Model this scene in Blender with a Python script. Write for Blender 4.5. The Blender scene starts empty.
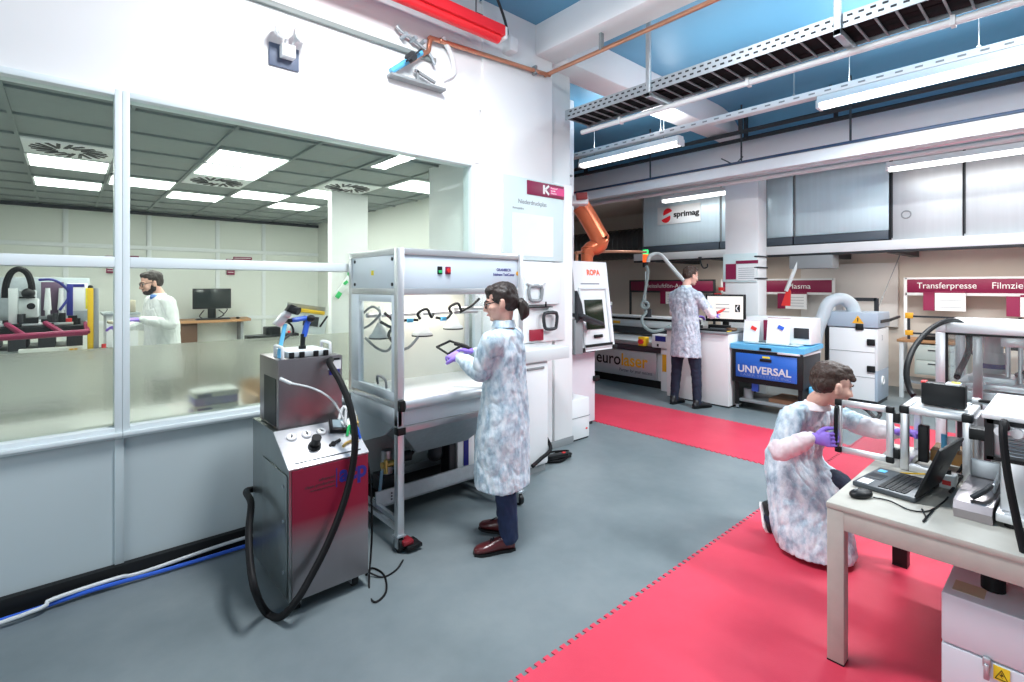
import bpy, bmesh, math, random
from mathutils import Vector, Matrix, noise, Quaternion
random.seed(7)
V = Vector
C = bpy.context.scene.collection
# ---------------------------------------------------------------- survey maths: sight lines of the photograph -> metres in the hall
F, CX, HY, H = 503., 512., 286., 1.6
FW, RT = (.663, .7486), (.7486, -.663)
def ray(x, y):
    r = (x-CX)/F
    return V((FW[0]+r*RT[0], FW[1]+r*RT[1], -(y-HY)/F))
EYE = V((0, 0, H))
def fl(x, y, z=0.): d = ray(x, y); return EYE+d*((z-H)/d.z)
def onY(x, y, Y): d = ray(x, y); return EYE+d*(Y/d.y)
def onX(x, y, X): d = ray(x, y); return EYE+d*(X/d.x)
def at(x, y, t): return EYE+ray(x, y)*t
# ---------------------------------------------------------------- materials
MATS = {}
def mat(name, col, rough=.5, metal=0., spec=.5, var=0., vscale=6., bump=0., bscale=40., emit=None, estr=0., coat=0., stretch=None, alpha=None):
    if name in MATS: return MATS[name]
    m = bpy.data.materials.new(name); m.use_nodes = True
    nt = m.node_tree; n = nt.nodes; l = nt.links
    b = n['Principled BSDF']
    b.inputs['Base Color'].default_value = (*col, 1); b.inputs['Roughness'].default_value = rough
    b.inputs['Metallic'].default_value = metal; b.inputs['Specular IOR Level'].default_value = spec
    b.inputs['Coat Weight'].default_value = coat
    tc = n.new('ShaderNodeTexCoord'); src = tc.outputs['Object']
    if stretch:
        mp = n.new('ShaderNodeMapping'); mp.inputs['Scale'].default_value = stretch; l.new(src, mp.inputs['Vector']); src = mp.outputs['Vector']
    nz = n.new('ShaderNodeTexNoise'); nz.inputs['Scale'].default_value = vscale; nz.inputs['Detail'].default_value = 5; l.new(src, nz.inputs['Vector'])
    v = var if var else .03
    mx = n.new('ShaderNodeMix'); mx.data_type = 'RGBA'
    mx.inputs['A'].default_value = (*[c*(1-v) for c in col], 1); mx.inputs['B'].default_value = (*[min(1, c*(1+v)) for c in col], 1)
    l.new(nz.outputs['Fac'], mx.inputs['Factor']); l.new(mx.outputs['Result'], b.inputs['Base Color'])
    if bump:
        n2 = n.new('ShaderNodeTexNoise'); n2.inputs['Scale'].default_value = bscale; n2.inputs['Detail'].default_value = 4; l.new(src, n2.inputs['Vector'])
        bp = n.new('ShaderNodeBump'); bp.inputs['Strength'].default_value = bump; bp.inputs['Distance'].default_value = .01
        l.new(n2.outputs['Fac'], bp.inputs['Height']); l.new(bp.outputs['Normal'], b.inputs['Normal'])
    if emit:
        b.inputs['Emission Color'].default_value = (*emit, 1); b.inputs['Emission Strength'].default_value = estr
    MATS[name] = m
    return m
def glass_mat(name, tint=(.93, .98, .96), rough=0., ior=1.45, body=0., bodycol=(.8, .85, .85)):
    m = bpy.data.materials.new(name); m.use_nodes = True
    nt = m.node_tree; n = nt.nodes; l = nt.links; n.clear()
    o = n.new('ShaderNodeOutputMaterial'); t = n.new('ShaderNodeBsdfTransparent'); t.inputs['Color'].default_value = (*tint, 1)
    g = n.new('ShaderNodeBsdfGlossy'); g.inputs['Roughness'].default_value = rough
    fr = n.new('ShaderNodeFresnel'); ge = n.new('ShaderNodeNewGeometry'); mi = n.new('ShaderNodeMix')   # thin pane: same reflectance from both faces
    mi.inputs['A'].default_value = ior; mi.inputs['B'].default_value = 1/ior; l.new(ge.outputs['Backfacing'], mi.inputs['Factor']); l.new(mi.outputs['Result'], fr.inputs['IOR'])
    mx = n.new('ShaderNodeMixShader'); l.new(fr.outputs[0], mx.inputs[0]); l.new(t.outputs[0], mx.inputs[1]); l.new(g.outputs[0], mx.inputs[2])
    out = mx.outputs[0]
    if body:
        d = n.new('ShaderNodeBsdfDiffuse'); d.inputs['Color'].default_value = (*bodycol, 1)
        m2 = n.new('ShaderNodeMixShader'); m2.inputs[0].default_value = body; l.new(out, m2.inputs[1]); l.new(d.outputs[0], m2.inputs[2]); out = m2.outputs[0]
    l.new(out, o.inputs[0]); MATS[name] = m
    return m
M = dict(
 white=mat('white_paint', (.86, .87, .87), .55, var=.015, vscale=3),
 panel=mat('wall_panel_grey', (.52, .60, .62), .45, var=.03, vscale=2),
 frame=mat('window_frame_paint', (.72, .80, .82), .4),
 black=mat('black_plastic', (.008, .009, .010), .45, spec=.3),
 rubber=mat('black_rubber', (.006, .006, .007), .55, spec=.22, bump=.1, bscale=120),
 dark=mat('dark_grey', (.032, .035, .04), .5, spec=.3),
 mid=mat('mid_grey', (.25, .27, .28), .5),
 lgrey=mat('light_grey_enamel', (.66, .70, .71), .4),
 offw=mat('off_white_enamel', (.80, .82, .83), .38, bump=.02),
 cream=mat('cream_panel', (.76, .78, .73), .55, var=.03, vscale=1.5),
 conc=mat('painted_concrete', (.84, .85, .86), .7, var=.03, vscale=4, bump=.08, bscale=14),
 blue_c=mat('ceiling_blue', (.10, .29, .45), .42, var=.10, vscale=1.2, bump=.05, bscale=3),
 alu=mat('aluminium', (.74, .76, .78), .36, .8, var=.04, vscale=30, stretch=(1, 1, .1)),
 alud=mat('aluminium_dark', (.5, .5, .52), .38, .85, var=.06, vscale=20),
 galv=mat('galvanised_steel', (.48, .53, .56), .42, .7, var=.15, vscale=30),
 steel=mat('brushed_steel', (.33, .30, .31), .36, 1., var=.10, vscale=14, bump=.02, bscale=60, stretch=(1, 1, .06)),
 steel2=mat('brushed_steel_side', (.30, .33, .33), .34, 1., var=.10, vscale=14, stretch=(1, 1, .06)),
 sheet=mat('sheet_metal', (.66, .80, .86), .36, .25, var=.08, vscale=3, stretch=(1, 6, .3)),
 sheet2=mat('sheet_metal_plain', (.60, .62, .64), .5, .35, var=.08, vscale=3, stretch=(1, 6, .3)),
 copper=mat('copper', (.62, .30, .19), .35, .85, var=.12, vscale=20),
 duct=mat('orange_copper_duct', (.72, .17, .07), .28, .45, var=.15, vscale=12),
 red=mat('red_enamel', (.80, .02, .03), .35),
 mag=mat('magenta_board', (.24, .009, .06), .45, var=.05, vscale=4),
 magp=mat('magenta_print', (.70, .02, .20), .45),
 redp=mat('red_plastic', (.75, .03, .03), .4),
 paper=mat('paper', (.84, .86, .86), .8),
 text_d=mat('dark_print', (.06, .075, .10), .7),
 text_w=mat('white_print', (.9, .9, .9), .6),
 text_g=mat('grey_print', (.20, .23, .27), .7),
 navy=mat('navy_print', (.015, .02, .22), .5),
 orange=mat('orange_print', (.85, .42, .02), .5),
 yellow=mat('yellow_paint', (.87, .55, .02), .45),
 yel=mat('yellow_label', (.90, .75, .03), .6),
 green=mat('green_plastic', (.03, .55, .15), .4),
 blue=mat('blue_plastic', (.03, .12, .62), .35),
 cyan=mat('light_blue_lid', (.12, .48, .78), .35),
 ublue=mat('blue_front_panel', (.02, .13, .55), .3, var=.05),
 bluegrey=mat('blue_grey_enamel', (.38, .46, .55), .4),
 wood=mat('oak_edge', (.42, .22, .10), .5, var=.2, vscale=8, stretch=(1, 8, 8)),
 table=mat('worn_table_laminate', (.46, .45, .40), .55, var=.12, vscale=14, bump=.05, bscale=60),
 tableg=mat('table_steel_grey', (.33, .33, .31), .5, var=.08, vscale=25),
 brass=mat('brass', (.70, .48, .15), .3, .9),
 skin=mat('skin', (.72, .42, .33), .55, var=.08, vscale=30),
 glove=mat('purple_nitrile', (.30, .18, .72), .5, var=.08, vscale=40, bump=.1, bscale=60),
 hair=mat('dark_brown_hair', (.022, .013, .010), .5, var=.5, vscale=60, bump=.5, bscale=90, stretch=(1, 1, .3)),
 hairb=mat('brown_hair', (.045, .023, .015), .55, var=.5, vscale=60, bump=.5, bscale=90),
 jeans=mat('blue_denim', (.010, .021, .065), .85, var=.45, vscale=18, bump=.15, bscale=200),
 jeansd=mat('dark_denim', (.012, .018, .04), .85, var=.4, vscale=18, bump=.15, bscale=200),
 leather=mat('oxblood_leather', (.09, .012, .014), .3, coat=.3),
 shirt=mat('blue_shirt', (.12, .25, .62), .8),
 eye=mat('eye_white', (.8, .8, .8), .3),
 glassd=mat('smoked_glass', (.01, .02, .01), .08, var=.3, vscale=3),
 plast=mat('translucent_tray', (.82, .88, .89), .3),
 purple=mat('violet_box_print', (.20, .18, .55), .6),
 lila=mat('lilac_box', (.66, .62, .80), .6),
 beige=mat('beige_wall', (.80, .71, .62), .7, var=.03, vscale=2),
 lab_floor=mat('clean_room_floor', (.55, .56, .52), .3),
 tube=mat('lamp_tube', (.9, .9, .9), .5, emit=(1., .98, .95), estr=3.2),
 lpanel=mat('light_panel', (.9, .9, .9), .5, emit=(1., .99, .95), estr=13.),
 hoodl=mat('hood_lamp', (.9, .9, .9), .5, emit=(1., .97, .87), estr=3.5),
 screen=mat('lit_screen', (.5, .5, .5), .3, emit=(1., .90, .76), estr=.5),
 emg=mat('green_lamp', (.05, .8, .2), .4, emit=(.05, 1., .25), estr=.9),
 emr=mat('red_lamp_lens', (.9, .15, .03), .4, emit=(1., .12, .02), estr=.8),
 glass=glass_mat('clear_glass', ior=1.38),
 acryl=glass_mat('clear_acrylic', (.95, .98, .98), 0., 1.3, .05),
 frost=None)
def make_frost():
    m = bpy.data.materials.new('frosted_film'); m.use_nodes = True
    nt = m.node_tree; n = nt.nodes; l = nt.links; n.clear()
    o = n.new('ShaderNodeOutputMaterial')
    r = n.new('ShaderNodeBsdfRefraction'); r.inputs['Roughness'].default_value = .16; r.inputs['IOR'].default_value = 1.12; r.inputs['Color'].default_value = (.97, .96, .92, 1)
    t = n.new('ShaderNodeBsdfTranslucent'); t.inputs['Color'].default_value = (.95, .95, .9, 1)
    d = n.new('ShaderNodeBsdfDiffuse'); d.inputs['Color'].default_value = (.5, .52, .5, 1)
    a = n.new('ShaderNodeMixShader'); a.inputs[0].default_value = .14; l.new(r.outputs[0], a.inputs[1]); l.new(t.outputs[0], a.inputs[2])
    b = n.new('ShaderNodeMixShader'); b.inputs[0].default_value = .08; l.new(a.outputs[0], b.inputs[1]); l.new(d.outputs[0], b.inputs[2])
    tc = n.new('ShaderNodeTexCoord'); nz = n.new('ShaderNodeTexNoise'); nz.inputs['Scale'].default_value = 130; nz.inputs['Detail'].default_value = 4
    bp = n.new('ShaderNodeBump'); bp.inputs['Strength'].default_value = .9; bp.inputs['Distance'].default_value = .006
    l.new(tc.outputs['Object'], nz.inputs['Vector']); l.new(nz.outputs['Fac'], bp.inputs['Height']); l.new(bp.outputs['Normal'], r.inputs['Normal'])
    tp = n.new('ShaderNodeBsdfTransparent'); tp.inputs['Color'].default_value = (.95, .95, .93, 1); c = n.new('ShaderNodeMixShader'); c.inputs[0].default_value = .28
    l.new(b.outputs[0], c.inputs[1]); l.new(tp.outputs[0], c.inputs[2]); l.new(c.outputs[0], o.inputs[0]); return m
M['frost'] = make_frost()
def ramp_mat(name, stops, scale, rough=.8, detail=6, bump=.3, bscale=30, stretch=(1, 1, 1), metal=0., sss=0.):
    m = bpy.data.materials.new(name); m.use_nodes = True
    nt = m.node_tree; n = nt.nodes; l = nt.links; b = n['Principled BSDF']
    b.inputs['Roughness'].default_value = rough; b.inputs['Metallic'].default_value = metal; b.inputs['Specular IOR Level'].default_value = .3
    tc = n.new('ShaderNodeTexCoord'); mp = n.new('ShaderNodeMapping'); mp.inputs['Scale'].default_value = stretch; l.new(tc.outputs['Object'], mp.inputs['Vector'])
    nz = n.new('ShaderNodeTexNoise'); nz.inputs['Scale'].default_value = scale; nz.inputs['Detail'].default_value = detail; nz.inputs['Roughness'].default_value = .62
    l.new(mp.outputs['Vector'], nz.inputs['Vector'])
    cr = n.new('ShaderNodeValToRGB'); e = cr.color_ramp.elements
    e[0].position, e[0].color = stops[0][0], (*stops[0][1], 1); e[1].position, e[1].color = stops[-1][0], (*stops[-1][1], 1)
    for p, c in stops[1:-1]: q = e.new(p); q.color = (*c, 1)
    l.new(nz.outputs['Fac'], cr.inputs['Fac']); l.new(cr.outputs['Color'], b.inputs['Base Color'])
    n2 = n.new('ShaderNodeTexNoise'); n2.inputs['Scale'].default_value = bscale; n2.inputs['Detail'].default_value = 5; l.new(mp.outputs['Vector'], n2.inputs['Vector'])
    bp = n.new('ShaderNodeBump'); bp.inputs['Strength'].default_value = bump; bp.inputs['Distance'].default_value = .012
    l.new(n2.outputs['Fac'], bp.inputs['Height']); l.new(bp.outputs['Normal'], b.inputs['Normal'])
    return m
M['gown'] = ramp_mat('nonwoven_gown', [(.30, (.27, .39, .49)), (.42, (.44, .57, .66)), (.53, (.64, .75, .82)), (.68, (.80, .87, .90))], 20, detail=8, bump=1., bscale=26, stretch=(1, 1, .6))
M['gownl'] = ramp_mat('nonwoven_gown_grey', [(.30, (.26, .31, .40)), (.44, (.42, .48, .56)), (.56, (.60, .65, .72)), (.72, (.76, .79, .83))], 20, detail=8, bump=1., bscale=26)
M['sleeve'] = ramp_mat('nonwoven_sleeve_over_skin', [(.3, (.74, .60, .64)), (.5, (.86, .78, .80)), (.75, (.9, .86, .88))], 10, bump=.4, bscale=18)
M['coat'] = ramp_mat('white_cotton_coat', [(.3, (.70, .73, .72)), (.6, (.82, .84, .83))], 8, bump=.3, bscale=14)
M['floor'] = ramp_mat('grey_floor_paint', [(.28, (.120, .155, .168)), (.5, (.175, .212, .226)), (.72, (.235, .272, .284))], .9, rough=.42, detail=9, bump=.04, bscale=5)
M['redfloor'] = ramp_mat('red_floor_tile', [(.3, (.62, .045, .085)), (.7, (.72, .065, .115))], 1.5, rough=.42, detail=5, bump=.05, bscale=160)
def make_fade():   # printed red that dithers out into bare steel half way down the door
    m = M['steel'].copy(); m.name = 'steel_with_red_print'; nt = m.node_tree; n = nt.nodes; l = nt.links; b = n['Principled BSDF']
    old = b.inputs['Base Color'].links[0].from_socket
    tc = n.new('ShaderNodeTexCoord'); sx = n.new('ShaderNodeSeparateXYZ'); l.new(tc.outputs['Object'], sx.inputs[0])
    mr = n.new('ShaderNodeMapRange'); mr.inputs['From Min'].default_value = .30; mr.inputs['From Max'].default_value = .46; l.new(sx.outputs['Z'], mr.inputs['Value'])
    mx = n.new('ShaderNodeMix'); mx.data_type = 'RGBA'; mx.inputs['B'].default_value = (.23, .010, .035, 1)
    l.new(mr.outputs['Result'], mx.inputs['Factor']); l.new(old, mx.inputs['A']); l.new(mx.outputs['Result'], b.inputs['Base Color'])
    m2 = n.new('ShaderNodeMath'); m2.operation = 'MULTIPLY_ADD'; m2.inputs[1].default_value = -.75; m2.inputs[2].default_value = 1.; l.new(mr.outputs['Result'], m2.inputs[0]); l.new(m2.outputs[0], b.inputs['Metallic'])
    return m
M['fade'] = make_fade()
# ---------------------------------------------------------------- mesh helpers
WL = {}
class MB:
    def __init__(s): s.bm = bmesh.new()
    def _new(s, vs, fs):
        b = [s.bm.verts.new(v) for v in vs]
        r = []
        for f in fs:
            try: r.append(s.bm.faces.new([b[i] for i in f]))
            except ValueError: pass
        return b, r
    def obox(s, c, h, R=None, b=0.):
        R = R or Matrix.Identity(3); c = V(c)
        vs = [c+R@V((x*h[0], y*h[1], z*h[2])) for x in (-1, 1) for y in (-1, 1) for z in (-1, 1)]
        bv, fs = s._new(vs, [(0, 1, 3, 2), (4, 6, 7, 5), (0, 4, 5, 1), (2, 3, 7, 6), (0, 2, 6, 4), (1, 5, 7, 3)])
        if b > 0:
            es = list({e for f in fs for e in f.edges})
            bmesh.ops.bevel(s.bm, geom=es, offset=min(b, min(h)*.9), segments=2, affect='EDGES', profile=.5)
        return s
    def box(s, x0, x1, y0, y1, z0, z1, b=0.):
        return s.obox(((x0+x1)/2, (y0+y1)/2, (z0+z1)/2), (abs(x1-x0)/2, abs(y1-y0)/2, abs(z1-z0)/2), None, b)
    def bar(s, p0, p1, w, h, up=(0, 0, 1), b=0.):
        p0, p1 = V(p0), V(p1); d = (p1-p0); L = d.length; d = d/L; u = V(up)
        if abs(d.dot(u)) > .98: u = V((1, 0, 0))
        sd = u.cross(d).normalized(); u = d.cross(sd)
        R = Matrix((d, sd, u)).transposed()
        return s.obox((p0+p1)/2, (L/2, w/2, h/2), R, b)
    def prism(s, poly, vec):
        vec = V(vec); n = len(poly); a = [V(p) for p in poly]
        s._new(a+[p+vec for p in a], [tuple(range(n-1, -1, -1)), tuple(range(n, 2*n))]+[(i, (i+1) % n, n+(i+1) % n, n+i) for i in range(n)])
        return s
    def loft(s, rings, cap=True, close=True):
        n = len(rings[0]); vs = [v for r in rings for v in r]; fs = []
        for k in range(len(rings)-1):
            for i in range(n if close else n-1):
                j = (i+1) % n; fs.append((k*n+i, k*n+j, (k+1)*n+j, (k+1)*n+i))
        if cap: fs += [tuple(range(n-1, -1, -1)), tuple(range((len(rings)-1)*n, len(rings)*n))]
        s._new(vs, fs); return s
    def tube(s, pts, rad, n=8, sm=0, wdir=None, cap=True):
        pts = [V(p) for p in pts]
        if not isinstance(rad, (list, tuple)): rad = [rad]*len(pts)
        rad = [r if isinstance(r, (list, tuple)) else (r, r) for r in rad]
        if sm and len(pts) > 2:
            P, R = [], []
            for i in range(len(pts)-1):
                a, b, c, d = pts[max(i-1, 0)], pts[i], pts[i+1], pts[min(i+2, len(pts)-1)]
                for k in range(sm):
                    t = k/sm
                    P.append(.5*((2*b)+(c-a)*t+(2*a-5*b+4*c-d)*t*t+(3*b-a-3*c+d)*t**3))
                    R.append(tuple(rad[i][q]*(1-t)+rad[i+1][q]*t for q in (0, 1)))
            P.append(pts[-1]); R.append(rad[-1]); pts, rad = P, R
        rings = []; u = None
        for i, p in enumerate(pts):
            t = (pts[min(i+1, len(pts)-1)]-pts[max(i-1, 0)])
            if t.length < 1e-9: t = V((0, 0, 1))
            t.normalize()
            if wdir is not None: u = V(wdir)
            elif u is None: u = V((0, 0, 1)) if abs(t.z) < .9 else V((1, 0, 0))
            u = u-t*u.dot(t)
            if u.length < 1e-5: u = t.orthogonal()
            u.normalize(); w = t.cross(u)
            rings.append([p+u*(rad[i][0]*math.cos(a))+w*(rad[i][1]*math.sin(a)) for a in [2*math.pi*k/n for k in range(n)]])
        return s.loft(rings, cap)
    def cyl(s, p0, p1, r0, r1=None, n=16): return s.tube([p0, p1], [r0, r0 if r1 is None else r1], n)
    def rings(s, spec, u, w, n=24):   # spec: (centre, a, b)
        u, w = V(u), V(w)
        return s.loft([[V(c)+u*(a*math.cos(t))+w*(b*math.sin(t)) for t in [2*math.pi*k/n for k in range(n)]] for c, a, b in spec])
    def sph(s, c, r, R=None, n=12):
        if not isinstance(r, (list, tuple)): r = (r, r, r)
        R = R or Matrix.Identity(3); c = V(c)
        q = bmesh.ops.create_uvsphere(s.bm, u_segments=n*2 if n > 8 else n+4, v_segments=n, radius=1.)
        for v in q['verts']: v.co = c+R@V((v.co.x*r[0], v.co.y*r[1], v.co.z*r[2]))
        return s
    def disc(s, c, nrm, r, t=.004, n=20):
        nrm = V(nrm).normalized(); return s.cyl(V(c)-nrm*t/2, V(c)+nrm*t/2, r, r, n)
    def torus(s, c, nrm, R, r, n=20, m=8):
        nrm = V(nrm).normalized(); u = nrm.orthogonal().normalized(); w = nrm.cross(u); c = V(c)
        rg = []
        for i in range(n):
            a = 2*math.pi*i/n; d = u*math.cos(a)+w*math.sin(a)
            rg.append([c+d*(R+r*math.cos(b))+nrm*(r*math.sin(b)) for b in [2*math.pi*k/m for k in range(m)]])
        rg.append(rg[0]); s.loft(rg, cap=False); return s
    def done(s, name, m, parent=None, smooth=True, ang=.6):
        bmesh.ops.recalc_face_normals(s.bm, faces=s.bm.faces)
        me = bpy.data.meshes.new(name); s.bm.to_mesh(me); s.bm.free()
        return link(name, me, m, parent, smooth, ang)
def link(name, me, m, parent=None, smooth=True, ang=.6, xf=None):
    if parent is not None: base = WL[parent.name]
    else:
        xs = [v.co for v in me.vertices]
        base = V(((min(v.x for v in xs)+max(v.x for v in xs))/2, (min(v.y for v in xs)+max(v.y for v in xs))/2, min(v.z for v in xs)))
    me.transform(Matrix.Translation(-base))
    if smooth:
        me.shade_smooth(); me.set_sharp_from_angle(angle=ang)
    o = bpy.data.objects.new(name, me); C.objects.link(o)
    if m is not None: me.materials.clear(); me.materials.append(M[m] if isinstance(m, str) else m)
    if parent is not None: o.parent = parent
    else: o.location = base
    WL[o.name] = base.copy()
    return o
def tag(o, label=None, cat=None, group=None, kind=None):
    if label: o['label'] = label
    if cat: o['category'] = cat
    if group: o['group'] = group
    if kind: o['kind'] = kind
    return o
def E(name, loc, label=None, cat=None, group=None, kind=None):
    o = bpy.data.objects.new(name, None); C.objects.link(o); o.location = V(loc); o.empty_display_size = .1
    WL[o.name] = V(loc); return tag(o, label, cat, group, kind)
def dup(o, delta, label=None, parent=None):
    c = o.copy(); C.objects.link(c); WL[c.name] = WL[o.name]+V(delta) if parent is None else WL[parent.name]
    if parent is None: c.location = o.location+V(delta)
    else: c.parent = parent
    for ch in list(o.children): dup(ch, delta, None, c)
    if label: c['label'] = label
    return c
def box(name, x0, x1, y0, y1, z0, z1, m, parent=None, b=.004): return MB().box(x0, x1, y0, y1, z0, z1, b).done(name, m, parent)
def struct(o): o['kind'] = 'structure'; return o
def text(body, size, org, right, up, m, parent, name='lettering', ext=.0006, align='LEFT', xs=1., bold=0., width=None):
    cu = bpy.data.curves.new(name, 'FONT'); cu.body = body; cu.size = size; cu.extrude = ext; cu.align_x = align; cu.offset = bold
    o = bpy.data.objects.new('tmp_text', cu); C.objects.link(o)
    dg = bpy.context.evaluated_depsgraph_get(); me = bpy.data.meshes.new_from_object(o.evaluated_get(dg))
    bpy.data.objects.remove(o); bpy.data.curves.remove(cu)
    if width: vx = [v.co.x for v in me.vertices]; xs = width/(max(vx)-min(vx)); me.transform(Matrix.Translation((-min(vx), 0, 0)))
    r, u = V(right).normalized(), V(up).normalized(); nn = r.cross(u)
    me.transform(Matrix(((r.x*xs, u.x, nn.x, org[0]), (r.y*xs, u.y, nn.y, org[1]), (r.z*xs, u.z, nn.z, org[2]), (0, 0, 0, 1))))
    me.name = name
    return link(name, me, m, parent, smooth=False)
def remesh(mb, voxel, it=4, fac=.5):
    bmesh.ops.recalc_face_normals(mb.bm, faces=mb.bm.faces)
    me = bpy.data.meshes.new('tmp'); mb.bm.to_mesh(me); mb.bm.free()
    o = bpy.data.objects.new('tmp', me); C.objects.link(o)
    r = o.modifiers.new('r', 'REMESH'); r.mode = 'VOXEL'; r.voxel_size = voxel
    if it:
        q = o.modifiers.new('s', 'SMOOTH'); q.factor = fac; q.iterations = it
    dg = bpy.context.evaluated_depsgraph_get(); m2 = bpy.data.meshes.new_from_object(o.evaluated_get(dg))
    bpy.data.objects.remove(o); bpy.data.meshes.remove(me)
    return m2
def rough_up(me, fn):
    nr = [v.normal.copy() for v in me.vertices]
    for v, n in zip(me.vertices, nr): v.co += n*fn(v.co, n)
    return me
# ================================================================ THE SETTING
# floor ------------------------------------------------------------
struct(box('floor', -2.5, 11, -5, 9.8, -.12, 0, 'floor', b=0))
def toothed(y0, pitch, depth, xa, xb):   # dovetail edge running along X, cut into y0 towards +Y
    p = []; x = xa
    while x < xb:
        p += [(x, y0), (x+pitch*.22, y0), (x+pitch*.16, y0+depth), (x+pitch*.72, y0+depth), (x+pitch*.66, y0)]; x += pitch
    return p
def floor_mat(name, outline, label):
    o = MB().prism([(x, y, .0) for x, y in outline], (0, 0, .006)).done(name, 'redfloor', smooth=False)
    return tag(o, label, 'floor mat', 'red interlocking floor mats')
ed = toothed(1.505, .052, .022, 1.0, 7.2)
floor_mat('floor_mat', [(1.0, -1.2), *ed, (7.2, 1.505), (7.2, -1.2)], 'large red interlocking floor mat under the kneeling person and the table')
e1 = [(4.66-(y-1.505 if 0 else 0), y) for y in (1.53, 7.5)]
def side(x, sg):
    q = toothed(0, .052, .02, 1.53, 7.4); return [(x+sg*b, a) for a, b in q]
l_ = side(4.665, 1); r_ = side(5.885, -1)
floor_mat('floor_mat', l_+[(4.665, 7.4), (5.885, 7.4)]+r_[::-1], 'narrow red floor mat walkway crossing behind the standing man')
# glazed wall on the left -------------------------------------------
W = 3.45
XL, XR = -2.4, 2.62
struct(box('wall_left', XL, 2.68, W, W+.12, 2.655, 4.12, 'white', b=0))
struct(box('wall_left', XL, 2.68, W+.02, W+.10, .09, .775, 'panel', b=0))
struct(box('wall_left', 2.62, 2.70, W, W+.12, .0, 2.66, 'white', b=0))
for xs in (.215, 1.35): struct(box('trim_1', xs-.02, xs+.02, W+.006, W+.03, .09, .77, 'panel', b=.002))
struct(box('baseboard_left', XL, 2.7, W-.02, W+.10, 0, .092, 'black', b=.004))
def window(name, x0, x1):
    w = E(name, ((x0+x1)/2, W, .775), kind='structure')
    f = MB()
    for a, b in ((.775, .838), (1.700, 1.758), (2.625, 2.66)): f.box(x0+.031, x1-.031, W-.0145, W+.1145, a, b, .006)
    f.box(x0, x1, W-.035, W-.012, .79, .812, .004)
    f.box(x0, x0+.032, W-.015, W+.115, .775, 2.66, .003); f.box(x1-.032, x1, W-.015, W+.115, .775, 2.66, .003)
    f.done('frame', 'frame', w)
    MB().box(x0+.03, x1-.03, W+.035, W+.041, .838, 1.70).done('lower_pane', 'glass', w, smooth=False)
    MB().box(x0+.03, x1-.03, W+.035, W+.041, 1.758, 2.625).done('upper_pane', 'glass', w, smooth=False)
    MB().box(x0+.035, x1-.035, W+.046, W+.048, .838, 1.265).done('frosted_film', 'frost', w, smooth=False)
window('window_1', XL, .226); window('window_2', .227, 2.62)
# column and neighbours ------------------------------------------------
struct(box('column_1', 2.70, 3.57, W-.02, 4.3, 0, 4.1, 'white', b=.01))
struct(MB().prism([(2.30, W-.001, 3.34), (2.70, W-.001, 3.12), (2.70, W-.001, 4.05), (2.30, W-.001, 4.05)], (0, .05, 0)).done('wall_left', 'white', smooth=False))
struct(box('wall_middle', 3.57, 3.90, W+.05, W+.13, 0, 4.1, 'lgrey', b=0))
struct(box('wall_middle', 3.60, 3.86, W-.02, W+.05, 0, 2.62, 'white', b=.004))
struct(box('baseboard_middle', 2.70, 3.87, W-.028, W-.02, 0, .075, 'mid', b=.002))
struct(box('column_2', 7.5, 7.8, 3.09, 3.58, 0, 4.1, 'white', b=.01))
struct(box('column_3', 4.74, 5.10, 4.5, 4.85, 0, 4.1, 'white', b=.01))
# far walls ------------------------------------------------------------
struct(box('wall_back', 9.9, 10.05, -5, 9.8, 0, 4.1, 'beige', b=0))
struct(box('wall_north', 3.9, 9.9, 9.0, 9.15, 0, 4.1, 'beige', b=0))
struct(box('wall_partition', 3.82, 3.9, W+.14, 9.7, 0, 4.1, 'white', b=0))
# ceiling: flat blue bays with a coved edge at the cross beams ---------
def bay(x0, x1, cove):
    pr = [(x0, 4.08)]
    if cove:
        for k in range(9):
            a = k/8*math.pi/2; pr.append((x1-.75+.75*math.sin(a), 3.66+.42*math.cos(a)))
    else: pr.append((x1, 4.08))
    pr += [(x1, 4.25), (x0, 4.25)]
    return struct(MB().prism([(x, -5, z) for x, z in pr], (0, 14.1, 0)).done('ceiling', 'blue_c'))
bay(-2.4, 3.36, False); bay(3.62, 7.42, True); bay(7.7, 9.9, False)
struct(box('ceiling_beam', 3.34, 3.64, -5, 9, 3.79, 4.2, 'conc', b=.03))
struct(box('ceiling_beam', 7.40, 7.72, -5, 9, 3.42, 4.2, 'conc', b=.03))
struct(box('ceiling_beam', 3.62, 7.42, 3.28, 3.62, 3.76, 4.2, 'conc', b=.03))
struct(box('ceiling_soffit', 8.0, 9.9, 5.7, 9, 3.27, 3.4, 'beige', b=0))
# clean room behind the glass -----------------------------------------
struct(box('floor_clean_room', -3.2, 3.8, W+.1, 9.75, -.05, .002, 'lab_floor', b=0))
struct(box('wall_clean_room_back', -3.2, 3.8, 9.62, 9.72, 0, 2.8, 'cream', b=0))
struct(box('wall_clean_room_left', -3.2, -3.1, W+.1, 9.62, 0, 2.8, 'cream', b=0))
struct(box('wall_clean_room_right', 3.58, 3.72, 4.3, 9.62, 0, 2.8, 'cream', b=0))
for x in (-1.95, -.97, -.01, .96, 1.9, 2.62): struct(box('trim_2', x-.03, x+.03, 9.59, 9.62, 0, 2.75, 'offw', b=.004))
for z in (2.16, 1.02): struct(box('trim_3', -3.1, 3.58, 9.585, 9.62, z, z+.06, 'offw', b=.004))
struct(box('trim_4', -3.1, 3.58, 9.57, 9.62, 2.70, 2.75, 'dark', b=.004))
struct(box('column_4', 2.40, 2.87, 6.0, 6.12, 0, 2.75, 'white', b=.01))
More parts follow.
